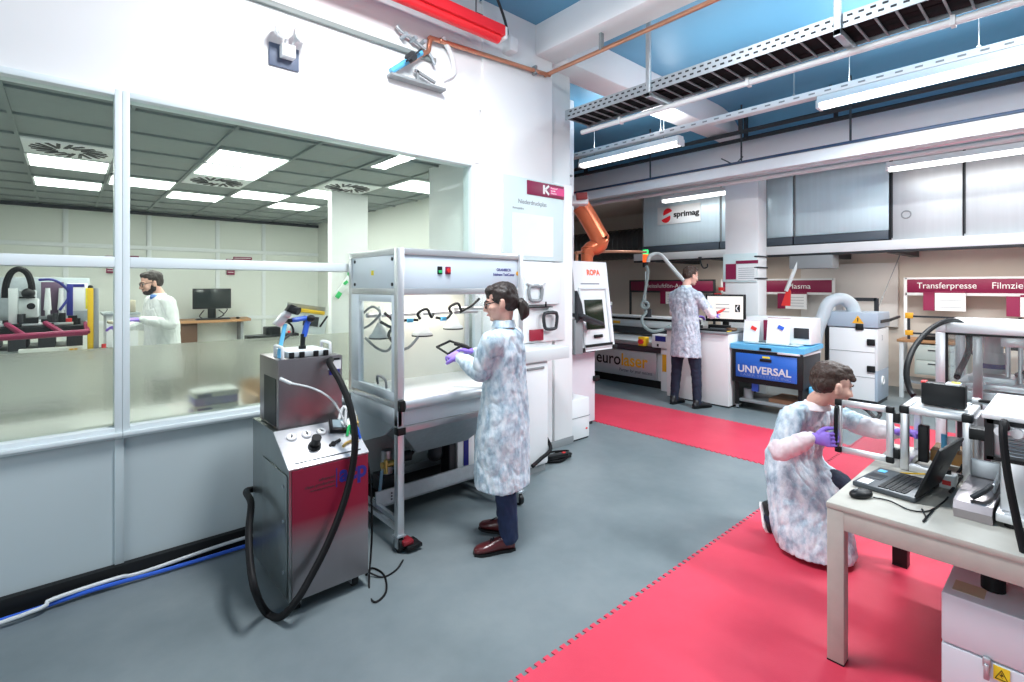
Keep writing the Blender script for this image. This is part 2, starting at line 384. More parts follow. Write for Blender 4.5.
def tile_ceiling():
    m = MB(); m.box(-3.2, 3.72, W+.1, 9.7, 2.77, 2.80)
    for k in range(-6, 8): x = .02-.305+.61*k; m.box(x-.012, x+.012, W+.1, 9.7, 2.752, 2.772)
    for k in range(-1, 8): y = 5.06-.31+.62*k; m.box(-3.2, 3.72, y-.012, y+.012, 2.752, 2.772)
    return m
M['tiles'] = mat('ceiling_tile', (.27, .30, .295), .8, var=.05, vscale=12)
struct(tile_ceiling().done('ceiling_clean_room', 'tiles', smooth=False))
PX = lambda k: .02+.61*k
PY = lambda k: 5.06+.62*k
def room_light(kx, ky, label):
    x, y = PX(kx), PY(ky); t = E('ceiling_light_panel', (x, y, 2.75), label, 'ceiling light', 'light panels in the clean room ceiling')
    f = MB()
    for a in (-1, 1):
        f.box(x-.295, x+.295, y+a*.285-.01, y+a*.285+.01, 2.742, 2.77); f.box(x+a*.285-.01, x+a*.285+.01, y-.295, y+.295, 2.742, 2.77)
    f.done('frame', 'offw', t)
    MB().box(x-.275, x+.275, y-.275, y+.275, 2.748, 2.765).done('diffuser', 'lpanel', t, smooth=False)
for kx, ky, lb in [(2, 0, 'lit square light panel directly above the vent ring, nearest the glass in the middle'),
    (2, 1, 'lit light panel adjoining the near middle panel, in front of a round vent'),
    (2, 4, 'lit light panel far back in the row above the bearded man'),
    (0, 2, 'lit light panel left of the window post, nearer of its pair'),
    (0, 4, 'lit light panel left of the window post, farther of its pair'),
    (1, 3, 'lit light panel partly hidden by the white window post'),
    (5, 0, 'lit light panel at the right end of the clean room ceiling, above the hood'),
    (4, 2, 'lit light panel just above the white pillar in the clean room'),
    (4, 4, 'small looking lit light panel far behind, left of the white pillar'),
    (3, 3, 'lit light panel beside the far vent, between the middle and pillar rows'),
    (-2, 1, 'lit light panel cut by the left edge of the photo')]:
    room_light(kx, ky, lb)
def vent(kx, ky, label):
    x, y = PX(kx), PY(ky); t = E('ceiling_vent', (x, y, 2.75), label, 'ceiling vent', 'swirl vents in the clean room ceiling')
    MB().box(x-.29, x+.29, y-.29, y+.29, 2.744, 2.77, .003).done('plate', 'offw', t)
    s = MB()
    for k in range(20):
        a = 2*math.pi*k/20; r0 = .12 if k % 2 else .09
        s.bar((x+r0*math.cos(a), y+r0*math.sin(a), 2.742), (x+.25*math.cos(a+.35), y+.25*math.sin(a+.35), 2.742), .026, .006)
    s.done('slots', 'black', t)
vent(2, 2, 'round swirl vent behind the double light panel in the middle'); vent(4, 1, 'round swirl vent above the white pillar')
vent(0, 1, 'round swirl vent left of the window post, in front of two light panels')
# ================================================================ HALL CEILING FITTINGS
def batten_light(name, x, y0, y1, z, label, rods=True, hous='offw'):
    t = E(name, (x, (y0+y1)/2, z), label, 'ceiling light', 'fluorescent batten lights in the hall')
    MB().prism([(x-.055, y0, z+.07), (x+.055, y0, z+.07), (x+.075, y0, z), (x-.075, y0, z)], (0, y1-y0, 0)).done('housing', hous, t, smooth=False)
    MB().box(x-.062, x+.062, y0+.02, y1-.02, z-.045, z, .02).done('tube_cover', 'tube', t)
    MB().box(x-.068, x+.068, y0-.012, y0+.02, z-.05, z+.03, .006).done('end_cap', 'offw', t); MB().box(x-.068, x+.068, y1-.02, y1+.012, z-.05, z+.03, .006).done('end_cap', 'offw', t)
    if rods:
        for q in (.15, .85): yy = y0+(y1-y0)*q; MB().cyl((x, yy, z+.06), (x, yy, 4.06), .004, n=6).done('hanger_wire', 'mid', t)
    return t
batten_light('ceiling_light', 5.6, .0, 1.72, 3.40, 'longest bright batten light, nearest of all, under the white trunking')
batten_light('ceiling_light', 5.6, 3.22, 4.8, 3.36, 'bright batten light on the trunking line, ending next to the white column')
batten_light('ceiling_light', 8.0, .1, 1.66, 3.13, 'far batten light in front of the plain sheet metal panels')
batten_light('ceiling_light', 8.0, 3.60, 4.95, 3.13, 'far batten light above the panel with the red round logo')
t = E('lamp_trunking', (5.6, 1, 3.52), 'white perforated lamp trunking running across the hall under the blue ceiling', 'trunking')
m = MB(); m.box(5.545, 5.655, -1.5, 5.5, 3.475, 3.54, .004); m.done('channel', 'offw', t)
m = MB()
for k in range(46): y = -1.2+k*.14; m.box(5.5425, 5.5455, y, y+.055, 3.50, 3.515)
m.done('slots', 'mid', t)
for y in (.55, 1.95, 3.5): MB().cyl((5.6, y, 3.53), (5.6, y, 4.07), .004, n=6).sph((5.6, y, 3.56), .016, n=8).done('hanger_wire', 'mid', t)
# cable tray
t = E('cable_tray', (3.9, 1, 3.25), 'galvanised perforated cable tray full of black cables below the blue ceiling', 'cable tray')
for x in (3.715, 4.055): MB().box(x, x+.007, -2, 3.40, 3.25, 3.345).done('side_flange', 'galv', t, smooth=False)
m = MB(); y = -1.9
while y < 3.36:
    m.box(3.712, 3.7155, y, y+.030, 3.313, 3.326); m.box(3.712, 3.7155, y+.022, y+.052, 3.276, 3.289); y += .062
m.done('slots', 'dark', t, smooth=False)
m = MB(); y = -1.9
while y < 3.38: m.box(3.72, 4.06, y, y+.012, 3.247, 3.256); y += .105
m.done('rungs', 'mid', t, smooth=False)
m = MB()
for k in range(9):
    x = 3.745+k*.036; pts = [(x+random.uniform(-.012, .012), yy, 3.276+random.uniform(0, .014)) for yy in [-2+.45*q for q in range(13)]]
    pts[-1] = (x, 3.39, 3.28)
    m.tube(pts, .019, 6, 2)
m.done('cables', 'rubber', t)
for y in (2.43, 1.03):
    m = MB(); m.box(3.69, 3.712, y-.022, y+.022, 3.20, 4.06, .003)
    for k in range(16): m.box(3.687, 3.691, y-.007, y+.007, 3.25+k*.05, 3.275+k*.05)
    m.box(3.69, 4.09, y-.022, y+.022, 3.205, 3.245, .003)
    m.done('hanger', 'galv', t)
m = MB(); m.cyl((3.95, 3.38, 3.172), (3.95, -2, 3.172), .024, n=12)
for y in (2.9, 1.7, .5): m.box(3.92, 3.98, y-.012, y+.012, 3.144, 3.204)
tag(m.done('hanging_conduit', 'offw'), 'white plastic conduit pipe running below the black cable tray', 'pipe')
# service rail with pipes in front of the far panels
t = E('service_rail', (6.75, 1, 3.2), 'long lilac white service rail with dark top hanging across the hall', 'service rail')
MB().prism([(6.68, -2, 3.08), (6.82, -2, 3.08), (6.82, -2, 3.22), (6.68, -2, 3.22)], (0, 9, 0)).done('channel', 'offw', t, smooth=False)
MB().box(6.655, 6.845, -2, 7, 3.22, 3.25, .003).done('top_strip', mat('dark_blue_strip', (.02, .05, .11), .4), t)
for y in (-.6, 1.75, 4.4): MB().cyl((6.75, y, 3.24), (6.75, y, 4.02), .012, n=8).done('hanger_rod', 'dark', t)
m = MB(); m.cyl((6.75, 3.0, 3.24), (6.75, 3.0, 4.02), .012, n=8)
m.cyl((6.72, 3.1, 3.24), (6.70, 3.25, 3.34), .008); m.cyl((6.78, 3.1, 3.24), (6.80, 3.0, 3.34), .008)
m.done('hanger_rod', 'dark', t)
MB().cyl((6.92, -2, 3.10), (6.92, 7, 3.10), .03, n=12).done('pipe', 'alu', t); MB().cyl((7.02, -2, 3.06), (7.02, 7, 3.06), .035, n=12).done('pipe', 'offw', t)
for i, (x, z, r) in enumerate(((7.12, 3.66, .03), (6.95, 3.72, .03))):
    m = MB().cyl((x, -2, z), (x, 7, z), r, n=10)
    for y in (0, 2, 3.1, 6): m.box(x-.04, x+.04, y-.015, y+.015, z, (3.965, 4.03)[i])
    tag(m.done('hanging_conduit', 'dark'), ['dark conduit pipe close under the blue ceiling cove, lower of the pair', 'dark conduit pipe close under the blue ceiling cove, upper of the pair'][i], 'pipe')
# copper pipe along the wall and the beam
t = E('copper_pipe', (2.15, 3.40, 3.4), 'copper pipe with a blue lever valve on the white wall, turning along the beam', 'pipe')
m = MB(); m.tube([(1.86, 3.40, 3.24), (2.08, 3.40, 3.41), (2.13, 3.40, 3.45), (2.14, 3.40, 3.50), (2.16, 3.40, 3.55), (2.24, 3.40, 3.565), (3.38, 3.40, 3.63), (3.46, 3.38, 3.635), (3.47, 3.30, 3.64), (3.47, -2, 3.66)], .019, 10, 4)
m.torus((2.24, 3.40, 3.565), (1, 0, 0), .018, .007, 14, 6); m.torus((3.30, 3.40, 3.625), (1, 0, 0), .018, .008, 14, 6)
m.done('pipe_run', 'copper', t)
MB().tube([(1.80, 3.385, 3.19), (2.06, 3.385, 3.41)], .022, 10).done('blue_sleeve', 'cyan', t)
m = MB(); m.cyl((1.95, 3.39, 3.33), (1.95, 3.32, 3.33), .035); m.bar((1.90, 3.33, 3.28), (2.02, 3.33, 3.40), .03, .012); m.done('valve', 'dark', t)
m = MB(); m.box(1.80, 2.28, 3.37, 3.45, 3.165, 3.185, .002); m.bar((2.04, 3.41, 3.18), (2.04, 3.41, 3.27), .02, .02); m.bar((2.02, 3.41, 3.27), (2.2, 3.41, 3.22), .02, .02); m.done('bracket', 'mid', t)
MB().box(3.288, 3.312, 3.38, 3.44, 3.59, 3.67).done('clamp', 'mid', t)
for y in (2.75, .9): MB().box(3.45, 3.49, y-.012, y+.012, 3.64, 3.79).done('clamp', 'mid', t)
o = MB().box(-2.3, 2.22, 3.42, 3.452, 3.39, 3.425, .003).done('cable_duct', mat('grey_green_duct', (.25, .29, .28), .5)); tag(o, 'thin grey cable duct high along the white wall', 'cable duct')
m = MB(); m.tube([(1.86, 3.41, 3.56), (1.9, 3.41, 3.53), (2.0, 3.41, 3.50), (2.14, 3.41, 3.44), (2.2, 3.41, 3.36)], .012, 8, 3)
for x in (1.92, 2.0, 2.08): m.cyl((x, 3.44, 3.50), (x, 3.36, 3.50), .016)
tag(m.done('pipe_hook', 'galv'), 'small steel hook bracket above the blue valve lever', 'bracket')
m = MB(); m.tube([(2.26, 3.40, 3.60), (2.36, 3.42, 3.50), (2.40, 3.44, 3.36), (2.30, 3.45, 3.28)], .022, 8, 4)
tag(m.done('drain_pipe', 'offw'), 'white bent plastic pipe on the white wall behind the copper pipe', 'pipe')
# red strip lamp under the ceiling
t = E('strip_lamp', (2.3, 3.2, 3.7), 'bright red strip lamp hanging under the blue ceiling at the top', 'lamp')
m = MB(); m.prism([(-1.5, 3.13, 3.66), (-1.5, 3.27, 3.66), (-1.5, 3.27, 3.74), (-1.5, 3.13, 3.74)], (4.2, 0, 0)); m.done('housing', 'red', t, smooth=False)
MB().cyl((-1.5, 3.20, 3.655), (2.68, 3.20, 3.655), .045).done('tube', 'red', t)
m = MB(); m.box(2.70, 2.73, 3.135, 3.265, 3.64, 3.74, .004); m.done('end_cap', 'offw', t)
m = MB(); m.cyl((2.45, 3.2, 3.74), (2.45, 3.2, 4.07), .005, n=6); m.box(2.42, 2.48, 3.15, 3.25, 3.74, 3.76); m.tube([(2.73, 3.2, 3.68), (2.80, 3.22, 3.74), (2.78, 3.25, 3.9), (2.62, 3.2, 4.06)], .012, 8, 4); m.done('hanger', 'dark', t)
t = E('ceiling_bracket', (2.6, 3.1, 4.0), 'grey metal bracket with coiled cable on the blue ceiling by the red lamp', 'bracket')
m = MB(); m.box(2.35, 2.75, 3.0, 3.10, 4.03, 4.075, .004); m.done('plate', 'galv', t)
m = MB(); m.torus((2.6, 3.08, 4.0), (.2, 1, .5), .06, .014, 16, 6); m.torus((2.64, 3.06, 4.02), (.2, .6, 1), .06, .012, 16, 6); m.done('cable', 'dark', t)
struct(box('trim_5', 2.92, 3.02, 3.32, 3.45, 3.68, 3.82, 'offw', b=.02))
# emergency lamp on the wall
t = E('emergency_lamp', (1.06, 3.43, 3.08), 'white twin spot emergency lamp on a dark grey plate on the white wall', 'lamp')
MB().box(.97, 1.155, 3.435, 3.45, 3.02, 3.165, .003).done('back_plate', mat('slate_plate', (.10, .13, .20), .5), t)
MB().box(1.03, 1.115, 3.37, 3.435, 3.075, 3.155, .006).done('junction_box', 'offw', t)
m = MB(); m.cyl((1.06, 3.40, 3.15), (1.06, 3.38, 3.21), .012); m.cyl((1.10, 3.40, 3.15), (1.12, 3.38, 3.21), .012); m.done('stem', 'offw', t)
m = MB(); m.cyl((1.03, 3.40, 3.235), (1.03, 3.33, 3.215), .042, .05); m.cyl((1.15, 3.40, 3.25), (1.15, 3.32, 3.23), .048, .056); m.done('spot_head', 'offw', t)
m = MB(); m.disc((1.03, 3.328, 3.214), (0, -1, -.3), .04); m.disc((1.15, 3.318, 3.229), (0, -1, -.3), .046); m.done('lens', 'lgrey', t)
# sheet-metal housing of the mezzanine with its beam
pan = [(5.60, 4.08, 'sheet', 'bluish sheet metal panel carrying the red round logo board'), (4.06, 3.90, 'sheet', 'narrow dark edged sheet metal strip beside the logo panel, before the far pillar'), (3.32, 2.92, 'sheet', 'narrow pale sheet metal panel between the far pillar and the large bluish panel'), (2.90, 1.72, 'sheet', 'large bluish shiny sheet metal panel without any board'), (1.69, .97, 'sheet2', 'plain streaked grey sheet metal panel above the word Transferpresse'), (.955, -.9, 'sheet2', 'wide plain sheet metal panel above the word Filmzieh')]
X8 = 8.35
for ya, yb, mm, lb in pan:
    t = E('sheet_metal_panel', (X8, (ya+yb)/2, 2.33), lb, 'metal panel', 'sheet metal panels above the far benches')
    MB().box(X8, X8+.03, yb, ya, 2.36 if mm == 'sheet' else 2.21, 3.34, .004).done('sheet', mm, t)
    m = MB(); m.box(X8-.012, X8+.001, ya-.016, ya, 2.25, 3.34); m.done('edge_strip', 'mid' if mm == 'sheet' else 'dark', t, smooth=False)
    if mm == 'sheet':
        m = MB(); m.box(X8-.03, X8+.02, yb, ya, 2.235, 2.355, .004); m.done('kick_rail', mat('slate_rail', (.07, .09, .115), .45), t)
    else:
        m = MB(); m.torus((X8-.004, (ya+yb)/2+.2, 2.55), (1, 0, 0), .05, .008, 18, 6); m.done('pull_ring', 'mid', t)
m = MB(); m.box(8.25, 8.40, -2, 5.75, 2.085, 2.215, .004); m.box(8.40, 9.9, -2, 5.75, 2.18, 2.215)
struct(m.done('beam_mezzanine', 'offw'))
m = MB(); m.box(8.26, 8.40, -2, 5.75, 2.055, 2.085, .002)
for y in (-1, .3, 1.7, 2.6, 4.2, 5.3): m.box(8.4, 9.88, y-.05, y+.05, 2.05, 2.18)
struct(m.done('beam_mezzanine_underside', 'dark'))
struct(MB().box(X8+.05, 9.88, -2, 5.6, 2.22, 3.36, .004).done('wall_mezzanine', 'dark'))
# logo board
t = E('logo_board', (X8-.02, 4.86, 2.83), 'white sign board with a split red disc and black lettering', 'sign')
MB().box(X8-.014, X8-.001, 4.42, 5.28, 2.74, 3.07, .003).done('board', 'paper', t)
for sg in (1, -1):   # two half discs pushed apart along a slanted cut
    m = MB(); ca = .35; c0 = V((X8-.019, 5.08-.018*sg*0, 2.905)); pts = []
    for k in range(15):
        a = math.pi*k/14*sg+ca; pts.append(c0+V((0, -.095*math.cos(a)-.02*sg, .095*math.sin(a)+.038*sg)))
    m.prism(pts, (.006, 0, 0)).done('half_disc', 'red', t, smooth=False)
text('sprimag', .14, (X8-.018, 4.94, 2.865), (0, -1, 0), (0, 0, 1), 'black', t, bold=.005, width=.50)
# ================================================================ CLEAN ROOM CONTENTS
def legs(m, x0, x1, y0, y1, z, w): 
    for x in (x0, x1):
        for y in (y0, y1): m.box(x-w, x+w, y-w, y+w, 0.002, z)
# long bench under the window, inside
t = E('lab_bench', (.5, 3.98, 0), 'pale bench inside the clean room right behind the frosted glass', 'bench')
MB().box(-1.6, 2.2, 3.62, 4.34, .73, .76, .004).done('worktop', 'white', t)
for x in (-1.5, .3, 2.1):
    for y in (3.7, 4.26): MB().box(x-.025, x+.025, y-.025, y+.025, .003, .73, .003).done('leg', 'alud', t)
for i, (z, lb) in enumerate(((.761, 'violet and white box behind the frosted glass, lower of two'), (.846, 'violet and white box behind the frosted glass, on top of its twin'))):
    t = E('storage_box', (.72, 3.76, z), lb, 'box', 'violet boxes behind the frosted glass')
    MB().box(.60, .84, 3.65, 3.85, z, z+.052, .003).done('carton', 'purple', t)
    MB().box(.595, .845, 3.645, 3.855, z+.052, z+.083, .003).done('lid', 'paper', t)
    MB().box(.61, .69, 3.641, 3.645, z+.052, z+.072).done('printed_label', 'navy', t)
t = E('paper_tray', (.0, 3.8, .761), 'flat pale blue tray behind the frosted glass below the printing machine', 'tray')
MB().box(-.26, .02, 3.68, 3.9, .761, .79, .006).done('tray', 'plast', t); MB().box(-.24, 0, 3.70, 3.88, .79, .80).done('sheets', 'paper', t)
t = E('wooden_tray', (1.25, 3.85, .761), 'orange brown wooden tray behind the frosted glass beside the violet boxes', 'tray')
m = MB(); m.box(.95, 1.55, 3.66, 4.05, .761, .775); m.done('base', 'wood', t); m = MB(); m.box(.95, 1.55, 4.03, 4.05, .775, .92); m.box(.95, .97, 3.66, 4.03, .775, .86); m.box(1.53, 1.55, 3.66, 4.03, .775, .86); m.done('rim', mat('orange_birch', (.62, .34, .14), .5, var=.1), t)
# screen printing machine at the left edge
t = E('printing_machine', (-.3, 6.9, 0), 'screen printing machine with dark red front bars and a yellow post behind the glass', 'machine')
m = MB(); m.box(-1.3, .10, 6.6, 7.4, .40, 1.0, .01); m.done('cabinet', 'offw', t)
m = MB(); m.box(-.33, .12, 6.42, 6.6, .93, 1.02, .006); m.done('front_panel', 'cream', t)
m = MB(); m.box(-1.3, .1, 6.7, 7.3, .002, .40); m.done('plinth', 'dark', t)
m = MB(); m.box(-1.3, .16, 6.45, 7.3, 1.12, 1.22, .01); m.done('bed', 'black', t)
m = MB()
for k in range(7): m.box(-1.2+k*.2, -1.08+k*.2, 6.45, 7.2, 1.0, 1.12, .004)
m.done('bed_supports', 'dark', t)
m = MB(); m.box(-1.3, .05, 6.5, 7.2, 1.225, 1.25, .004); m.box(-.5, -.45, 6.46, 6.5, 1.22, 1.30); m.done('platen', 'alu', t)
m = MB()
m.tube([(-1.3, 6.2, 1.13), (.15, 6.2, 1.165)], .028, 10)
for x in (-.28, -.02): m.tube([(x, 6.2, 1.16), (x-.13, 6.5, 1.25)], .022, 8)
m.tube([(.15, 6.2, 1.165), (.14, 6.4, 1.24)], .02, 8)
m.done('guard_bar', 'mag', t)
MB().box(.15, .195, 6.28, 6.34, .9, 1.58, .006).done('light_curtain_post', 'yellow', t)
MB().box(.195, .235, 6.28, 6.34, .9, 1.58, .004).done('post_channel', 'alud', t)
m = MB(); m.sph((.172, 6.31, 1.59), .02, n=8); m.box(.15, .30, 6.25, 6.33, .97, 1.0); m.done('cap', 'black', t)
m = MB(); m.cyl((.27, 6.26, 1.0), (.27, 6.26, 1.04), .018); m.done('stop_button', 'redp', t)
m = MB()
for k in range(5): x = -1.1+k*.24; m.box(x, x+.12, 6.55, 6.7, 1.24, 1.30+.02*(k % 3), .006); m.cyl((x+.06, 6.5, 1.26), (x+.06, 6.5, 1.34), .02)
m.done('tooling', 'dark', t)
m = MB()
for x in (-.35, -.03): m.box(x, x+.07, 6.52, 6.56, 1.245, 1.285, .004)
m.done('clamp', 'redp', t)
m = MB(); m.box(-.34, -.2, 6.55, 6.85, 1.30, 1.48, .012); m.box(-.40, -.34, 6.5, 6.6, 1.25, 1.58, .004); m.box(-.34, -.22, 6.7, 6.8, 1.48, 1.56, .01); m.done('print_head', 'lgrey', t)
m = MB(); m.disc((-.25, 6.545, 1.41), (0, -1, 0), .03, .012); m.box(-.33, -.22, 6.53, 6.56, 1.485, 1.50); m.sph((-.27, 6.6, 1.53), .05, n=8); m.box(-.33, -.2, 6.5, 6.58, 1.25, 1.30); m.done('head_detail', 'black', t)
m = MB(); m.tube([onY(x, y, 6.6) for x, y in ((5, 298), (6, 285), (11, 273), (19, 269), (27, 273), (31, 282), (32, 290))], .026, 10, 5); m.done('hose', 'rubber', t)
m = MB(); m.box(-.9, -.52, 6.55, 7.0, 1.26, 1.58, .01); m.done('drive_box', 'mid', t)
m = MB()
for k in range(16): x = -.9+k*.065; m.box(x, x+.03+.02*(k % 3), 6.46+.05*(k % 4), 6.5+.05*(k % 4), 1.22, 1.25+.03*((k*7) % 4), .003)
m.done('small_parts', 'black', t)
m = MB(); m.box(-.19, -.02, 6.85, 6.9, 1.30, 1.64, .006); m.done('mounting_plate', mat('plum_plate', (.12, .07, .12), .5), t)
m = MB()
for x in (-.14, -.04): m.cyl((x, 6.8, 1.36), (x, 6.8, 1.58), .03, .018); m.cyl((x, 6.78, 1.30), (x, 6.78, 1.36), .02)
m.done('glue_cartridge', 'offw', t)
m = MB(); m.tube([(-.2, 6.75, 1.66), (-.1, 6.7, 1.66), (-.02, 6.75, 1.60), (.02, 6.8, 1.5), (-.05, 6.75, 1.36)], .012, 8, 4); m.box(.0, .05, 6.78, 6.84, 1.30, 1.62, .006); m.done('cables', 'navy', t)
m = MB(); m.box(-1.3, .19, 7.30, 7.34, 1.22, 1.69, .004); m.done('rear_guard', 'galv', t)
m = MB(); m.box(.005, .165, 6.93, 6.96, 1.34, 1.63, .003); m.done('notice_sheet', 'paper', t)
m = MB(); m.box(.01, .14, 6.925, 6.93, 1.59, 1.62); m.done('notice_heading', 'navy', t); MB().box(.15, .165, 6.925, 6.93, 1.36, 1.58).done('notice_stripe', 'yel', t)
m = MB(); m.box(.02, .05, 6.412, 6.42, .965, 1.0); m.box(.055, .08, 6.412, 6.42, .965, 1.0); m.done('warning_label', 'orange', t)
# white rack with a tilted box beside the machine
t = E('side_cabinet', (.47, 7.0, 0), 'white side cabinet between the printing machine and the bearded man', 'cabinet')
MB().box(.32, .60, 6.98, 7.5, .003, 1.28, .006).done('body', 'offw', t); MB().box(.29, .62, 6.96, 7.5, 1.28, 1.305, .004).done('top', 'galv', t)
t = E('carton', (.50, 7.0, 1.306), 'small beige carton on the white side cabinet', 'box')
MB().obox((.50, 7.12, 1.375), (.075, .08, .068), Matrix.Rotation(.12, 3, 'Z'), .004).done('carton_body', mat('beige_card', (.50, .46, .36), .8), t)
# desk with monitor
t = E('computer_desk', (1.75, 9.0, 0), 'clean room desk with oak edged curved top, against the back wall', 'desk')
m = MB(); pts = [(1.22, 9.5, 1.035), (1.22, 8.92, 1.035), (1.45, 8.86, 1.035), (1.75, 8.84, 1.035), (2.05, 8.86, 1.035), (2.25, 8.95, 1.035), (2.32, 9.5, 1.035)]
m.prism(pts, (0, 0, .04)).done('top', 'wood', t)
MB().box(1.26, 1.5, 8.95, 9.5, .003, 1.03, .004).done('side_panel', mat('dark_walnut', (.10, .045, .02), .5), t)
MB().box(1.5, 2.1, 9.2, 9.24, .3, 1.03, .004).done('modesty_panel', 'cream', t)
MB().box(2.1, 2.14, 8.95, 9.5, .003, 1.03, .004).done('leg', 'mid', t)
t = E('monitor', (1.72, 9.1, 1.077), 'switched off dark computer monitor on the oak edged desk', 'monitor')
MB().box(1.46, 1.99, 9.08, 9.12, 1.24, 1.56, .008).done('casing', 'black', t); MB().box(1.475, 1.975, 9.074, 9.081, 1.26, 1.545, .002).done('screen', mat('dead_screen', (.015, .02, .02), .15), t)
m = MB(); m.box(1.67, 1.78, 9.12, 9.15, 1.09, 1.35, .004); m.done('stand', 'black', t); MB().box(1.6, 1.86, 9.02, 9.22, 1.077, 1.092, .004).done('base', 'black', t)
t = E('keyboard', (1.72, 8.95, 1.077), 'black keyboard in front of the switched off monitor', 'keyboard')
MB().box(1.48, 1.94, 8.90, 9.03, 1.077, 1.094, .004).done('body', 'black', t)
m = MB(); [m.box(1.50+i*.029, 1.524+i*.029, 8.91+j*.028, 8.933+j*.028, 1.094, 1.10) for i in range(15) for j in range(4)]; m.done('keys', 'dark', t, smooth=False)
t = E('computer_mouse', (2.06, 8.97, 1.077), 'dark mouse beside the keyboard on the oak edged desk', 'mouse'); MB().sph((2.06, 8.97, 1.09), (.03, .055, .018)).done('shell', 'black', t); MB().box(2.057, 2.063, 8.93, 8.96, 1.10, 1.112, .002).done('wheel', 'mid', t)
m = MB(); m.tube([(1.62, 9.13, 1.22), (1.56, 9.14, 1.13), (1.6, 9.16, 1.09)], .008, 6, 4); m.tube([(1.82, 9.13, 1.22), (1.9, 9.15, 1.14), (1.82, 9.18, 1.09)], .008, 6, 4); m.tube([(1.88, 9.14, 1.3), (1.95, 9.16, 1.22), (1.86, 9.18, 1.1)], .008, 6, 4)
tag(m.done('cables', 'dark'), 'thin dark cables hanging behind the switched off monitor', 'cable')
# equipment table by the pillar with an inclined printer
t = E('equipment_table', (1.95, 6.0, 0), 'grey equipment table under the yellow topped device behind the glass', 'table')
MB().box(1.4, 2.34, 5.72, 6.0, .98, 1.01, .004).done('top', 'lgrey', t)
for x in (1.45, 2.29):
    for y in (5.76, 5.96): MB().box(x-.02, x+.02, y-.02, y+.02, .003, .98).done('leg', 'alud', t)
t = E('coating_device', (2.02, 5.9, 1.01), 'white device with a yellow top strip and dark slots, beside the white clean room pillar', 'device')
Rt = Matrix.Rotation(.16, 3, 'Y')
MB().obox((2.06, 5.90, 1.175), (.20, .10, .115), Rt, .01).done('body', 'lgrey', t)
MB().obox((2.05, 5.88, 1.315), (.19, .09, .02), Rt, .004).done('yellow_strip', 'yellow', t)
MB().obox((2.09, 5.97, 1.355), (.21, .03, .025), Rt, .004).done('rear_rail', 'mid', t)
MB().obox((2.08, 5.795, 1.20), (.085, .006, .055), Rt, .003).done('window', 'dark', t)
MB().obox((2.225, 5.795, 1.19), (.010, .006, .075), Matrix.Rotation(.62, 3, 'Y'), .003).done('slot', 'black', t)
m = MB(); m.box(1.42, 1.94, 5.76, 5.92, 1.011, 1.075, .008); m.box(1.6, 1.75, 5.78, 5.9, 1.07, 1.16, .01)
tag(m.done('slide_unit', 'black'), 'black slide unit with a raised block beside the yellow topped device', 'device')
# little signs on the back wall, emergency sign
for x0, x1, z0, z1, lb in ((.44, .545, 1.79, 1.90, 'small dark red wall plate beside the window post, nearer the yellow machine post'), (.69, .83, 2.01, 2.06, 'small dark red strip sign above the head of the bearded person'), (.43, .54, 2.02, 2.05, 'tiny dark red strip above the plate near the yellow machine post'), (2.03, 2.15, 1.79, 1.92, 'small dark red wall plate above the computer desk'), (2.13, 2.42, 2.05, 2.10, 'long dark red strip sign above the computer desk'), (2.02, 2.13, 2.03, 2.06, 'short dark red strip touching the end of the long strip sign')):
    t = E('wall_sign', ((x0+x1)/2, 9.58, z0), lb, 'sign', 'dark red signs on the clean room wall')
    MB().box(x0, x1, 9.565, 9.585, z0, z1, .003).done('plate', 'mag', t)
    m = MB(); h = z1-z0
    for q in ((.3, .6) if h > .08 else (.45,)): m.box(x0+.015, x1-.02, 9.562, 9.566, z0+h*q, z0+h*q+.008)
    m.done('print', 'text_w', t, smooth=False)
t = E('emergency_sign', (2.60, 5.97, 1.5), 'green and white emergency sign hanging askew on the white clean room pillar', 'sign')
MB().obox((2.54, 5.975, 1.60), (.035, .012, .16), Matrix.Rotation(.6, 3, 'Y'), .004).done('board', 'offw', t)
m = MB(); m.obox((2.47, 5.96, 1.49), (.028, .006, .04), Matrix.Rotation(.6, 3, 'Y'), .003); m.obox((2.56, 5.96, 1.64), (.018, .006, .03), Matrix.Rotation(.9, 3, 'Y'), .003); m.box(2.585, 2.635, 5.955, 5.975, 1.73, 1.83, .003); m.done('green_field', 'green', t)
# ================================================================ PARTS CLEANING MACHINE
def caster(name, c, parent, r=.04, m1='black'):
    x, y, z = c; m = MB()
    m.cyl((x-.014, y, r+.001), (x+.014, y, r+.001), r, n=18)
    w = m.done(name, m1, parent)
    f = MB(); f.box(x-.022, x-.016, y-.018, y+.018, r*.6, z); f.box(x+.016, x+.022, y-.018, y+.018, r*.6, z); f.box(x-.03, x+.03, y-.03, y+.03, z-.006, z+.002); f.done('fork', 'galv', w)
    return w
AX0, AX1, AY0, AY1 = .80, 1.205, 2.52, 3.14
t = E('cleaning_machine', (1.0, 2.83, 0), 'steel cleaning machine on wheels with a dark red lettered front', 'machine')
prof = [(AY0, .07), (AY0, .71), (2.757, .845), (AY1, .845), (AY1, .07)]
MB().prism([(AX0, y, z) for y, z in prof], (AX1-AX0, 0, 0)).done('body', 'steel2', t, smooth=False)
m = MB(); m.box(AX0+.012, AX1-.002, AY0-.008, AY0+.001, .075, .705, .003); m.done('front_door', 'fade', t)
n_ = V((0, -.135, .237)).normalized(); u_ = V((0, .237, .135)).normalized()
def slope(x, k, h=0): return V((x, AY0, .71))+u_*k+n_*h      # a point on the inclined control panel
RS = Matrix((V((1, 0, 0)), u_, n_)).transposed()
m = MB().obox(slope((AX0+AX1)/2, .134, .004), ((AX1-AX0)/2+.004, .136, .004), RS, .003); m.done('control_panel', mat('brushed_panel', (.72, .73, .75), .35, .5, var=.05), t)
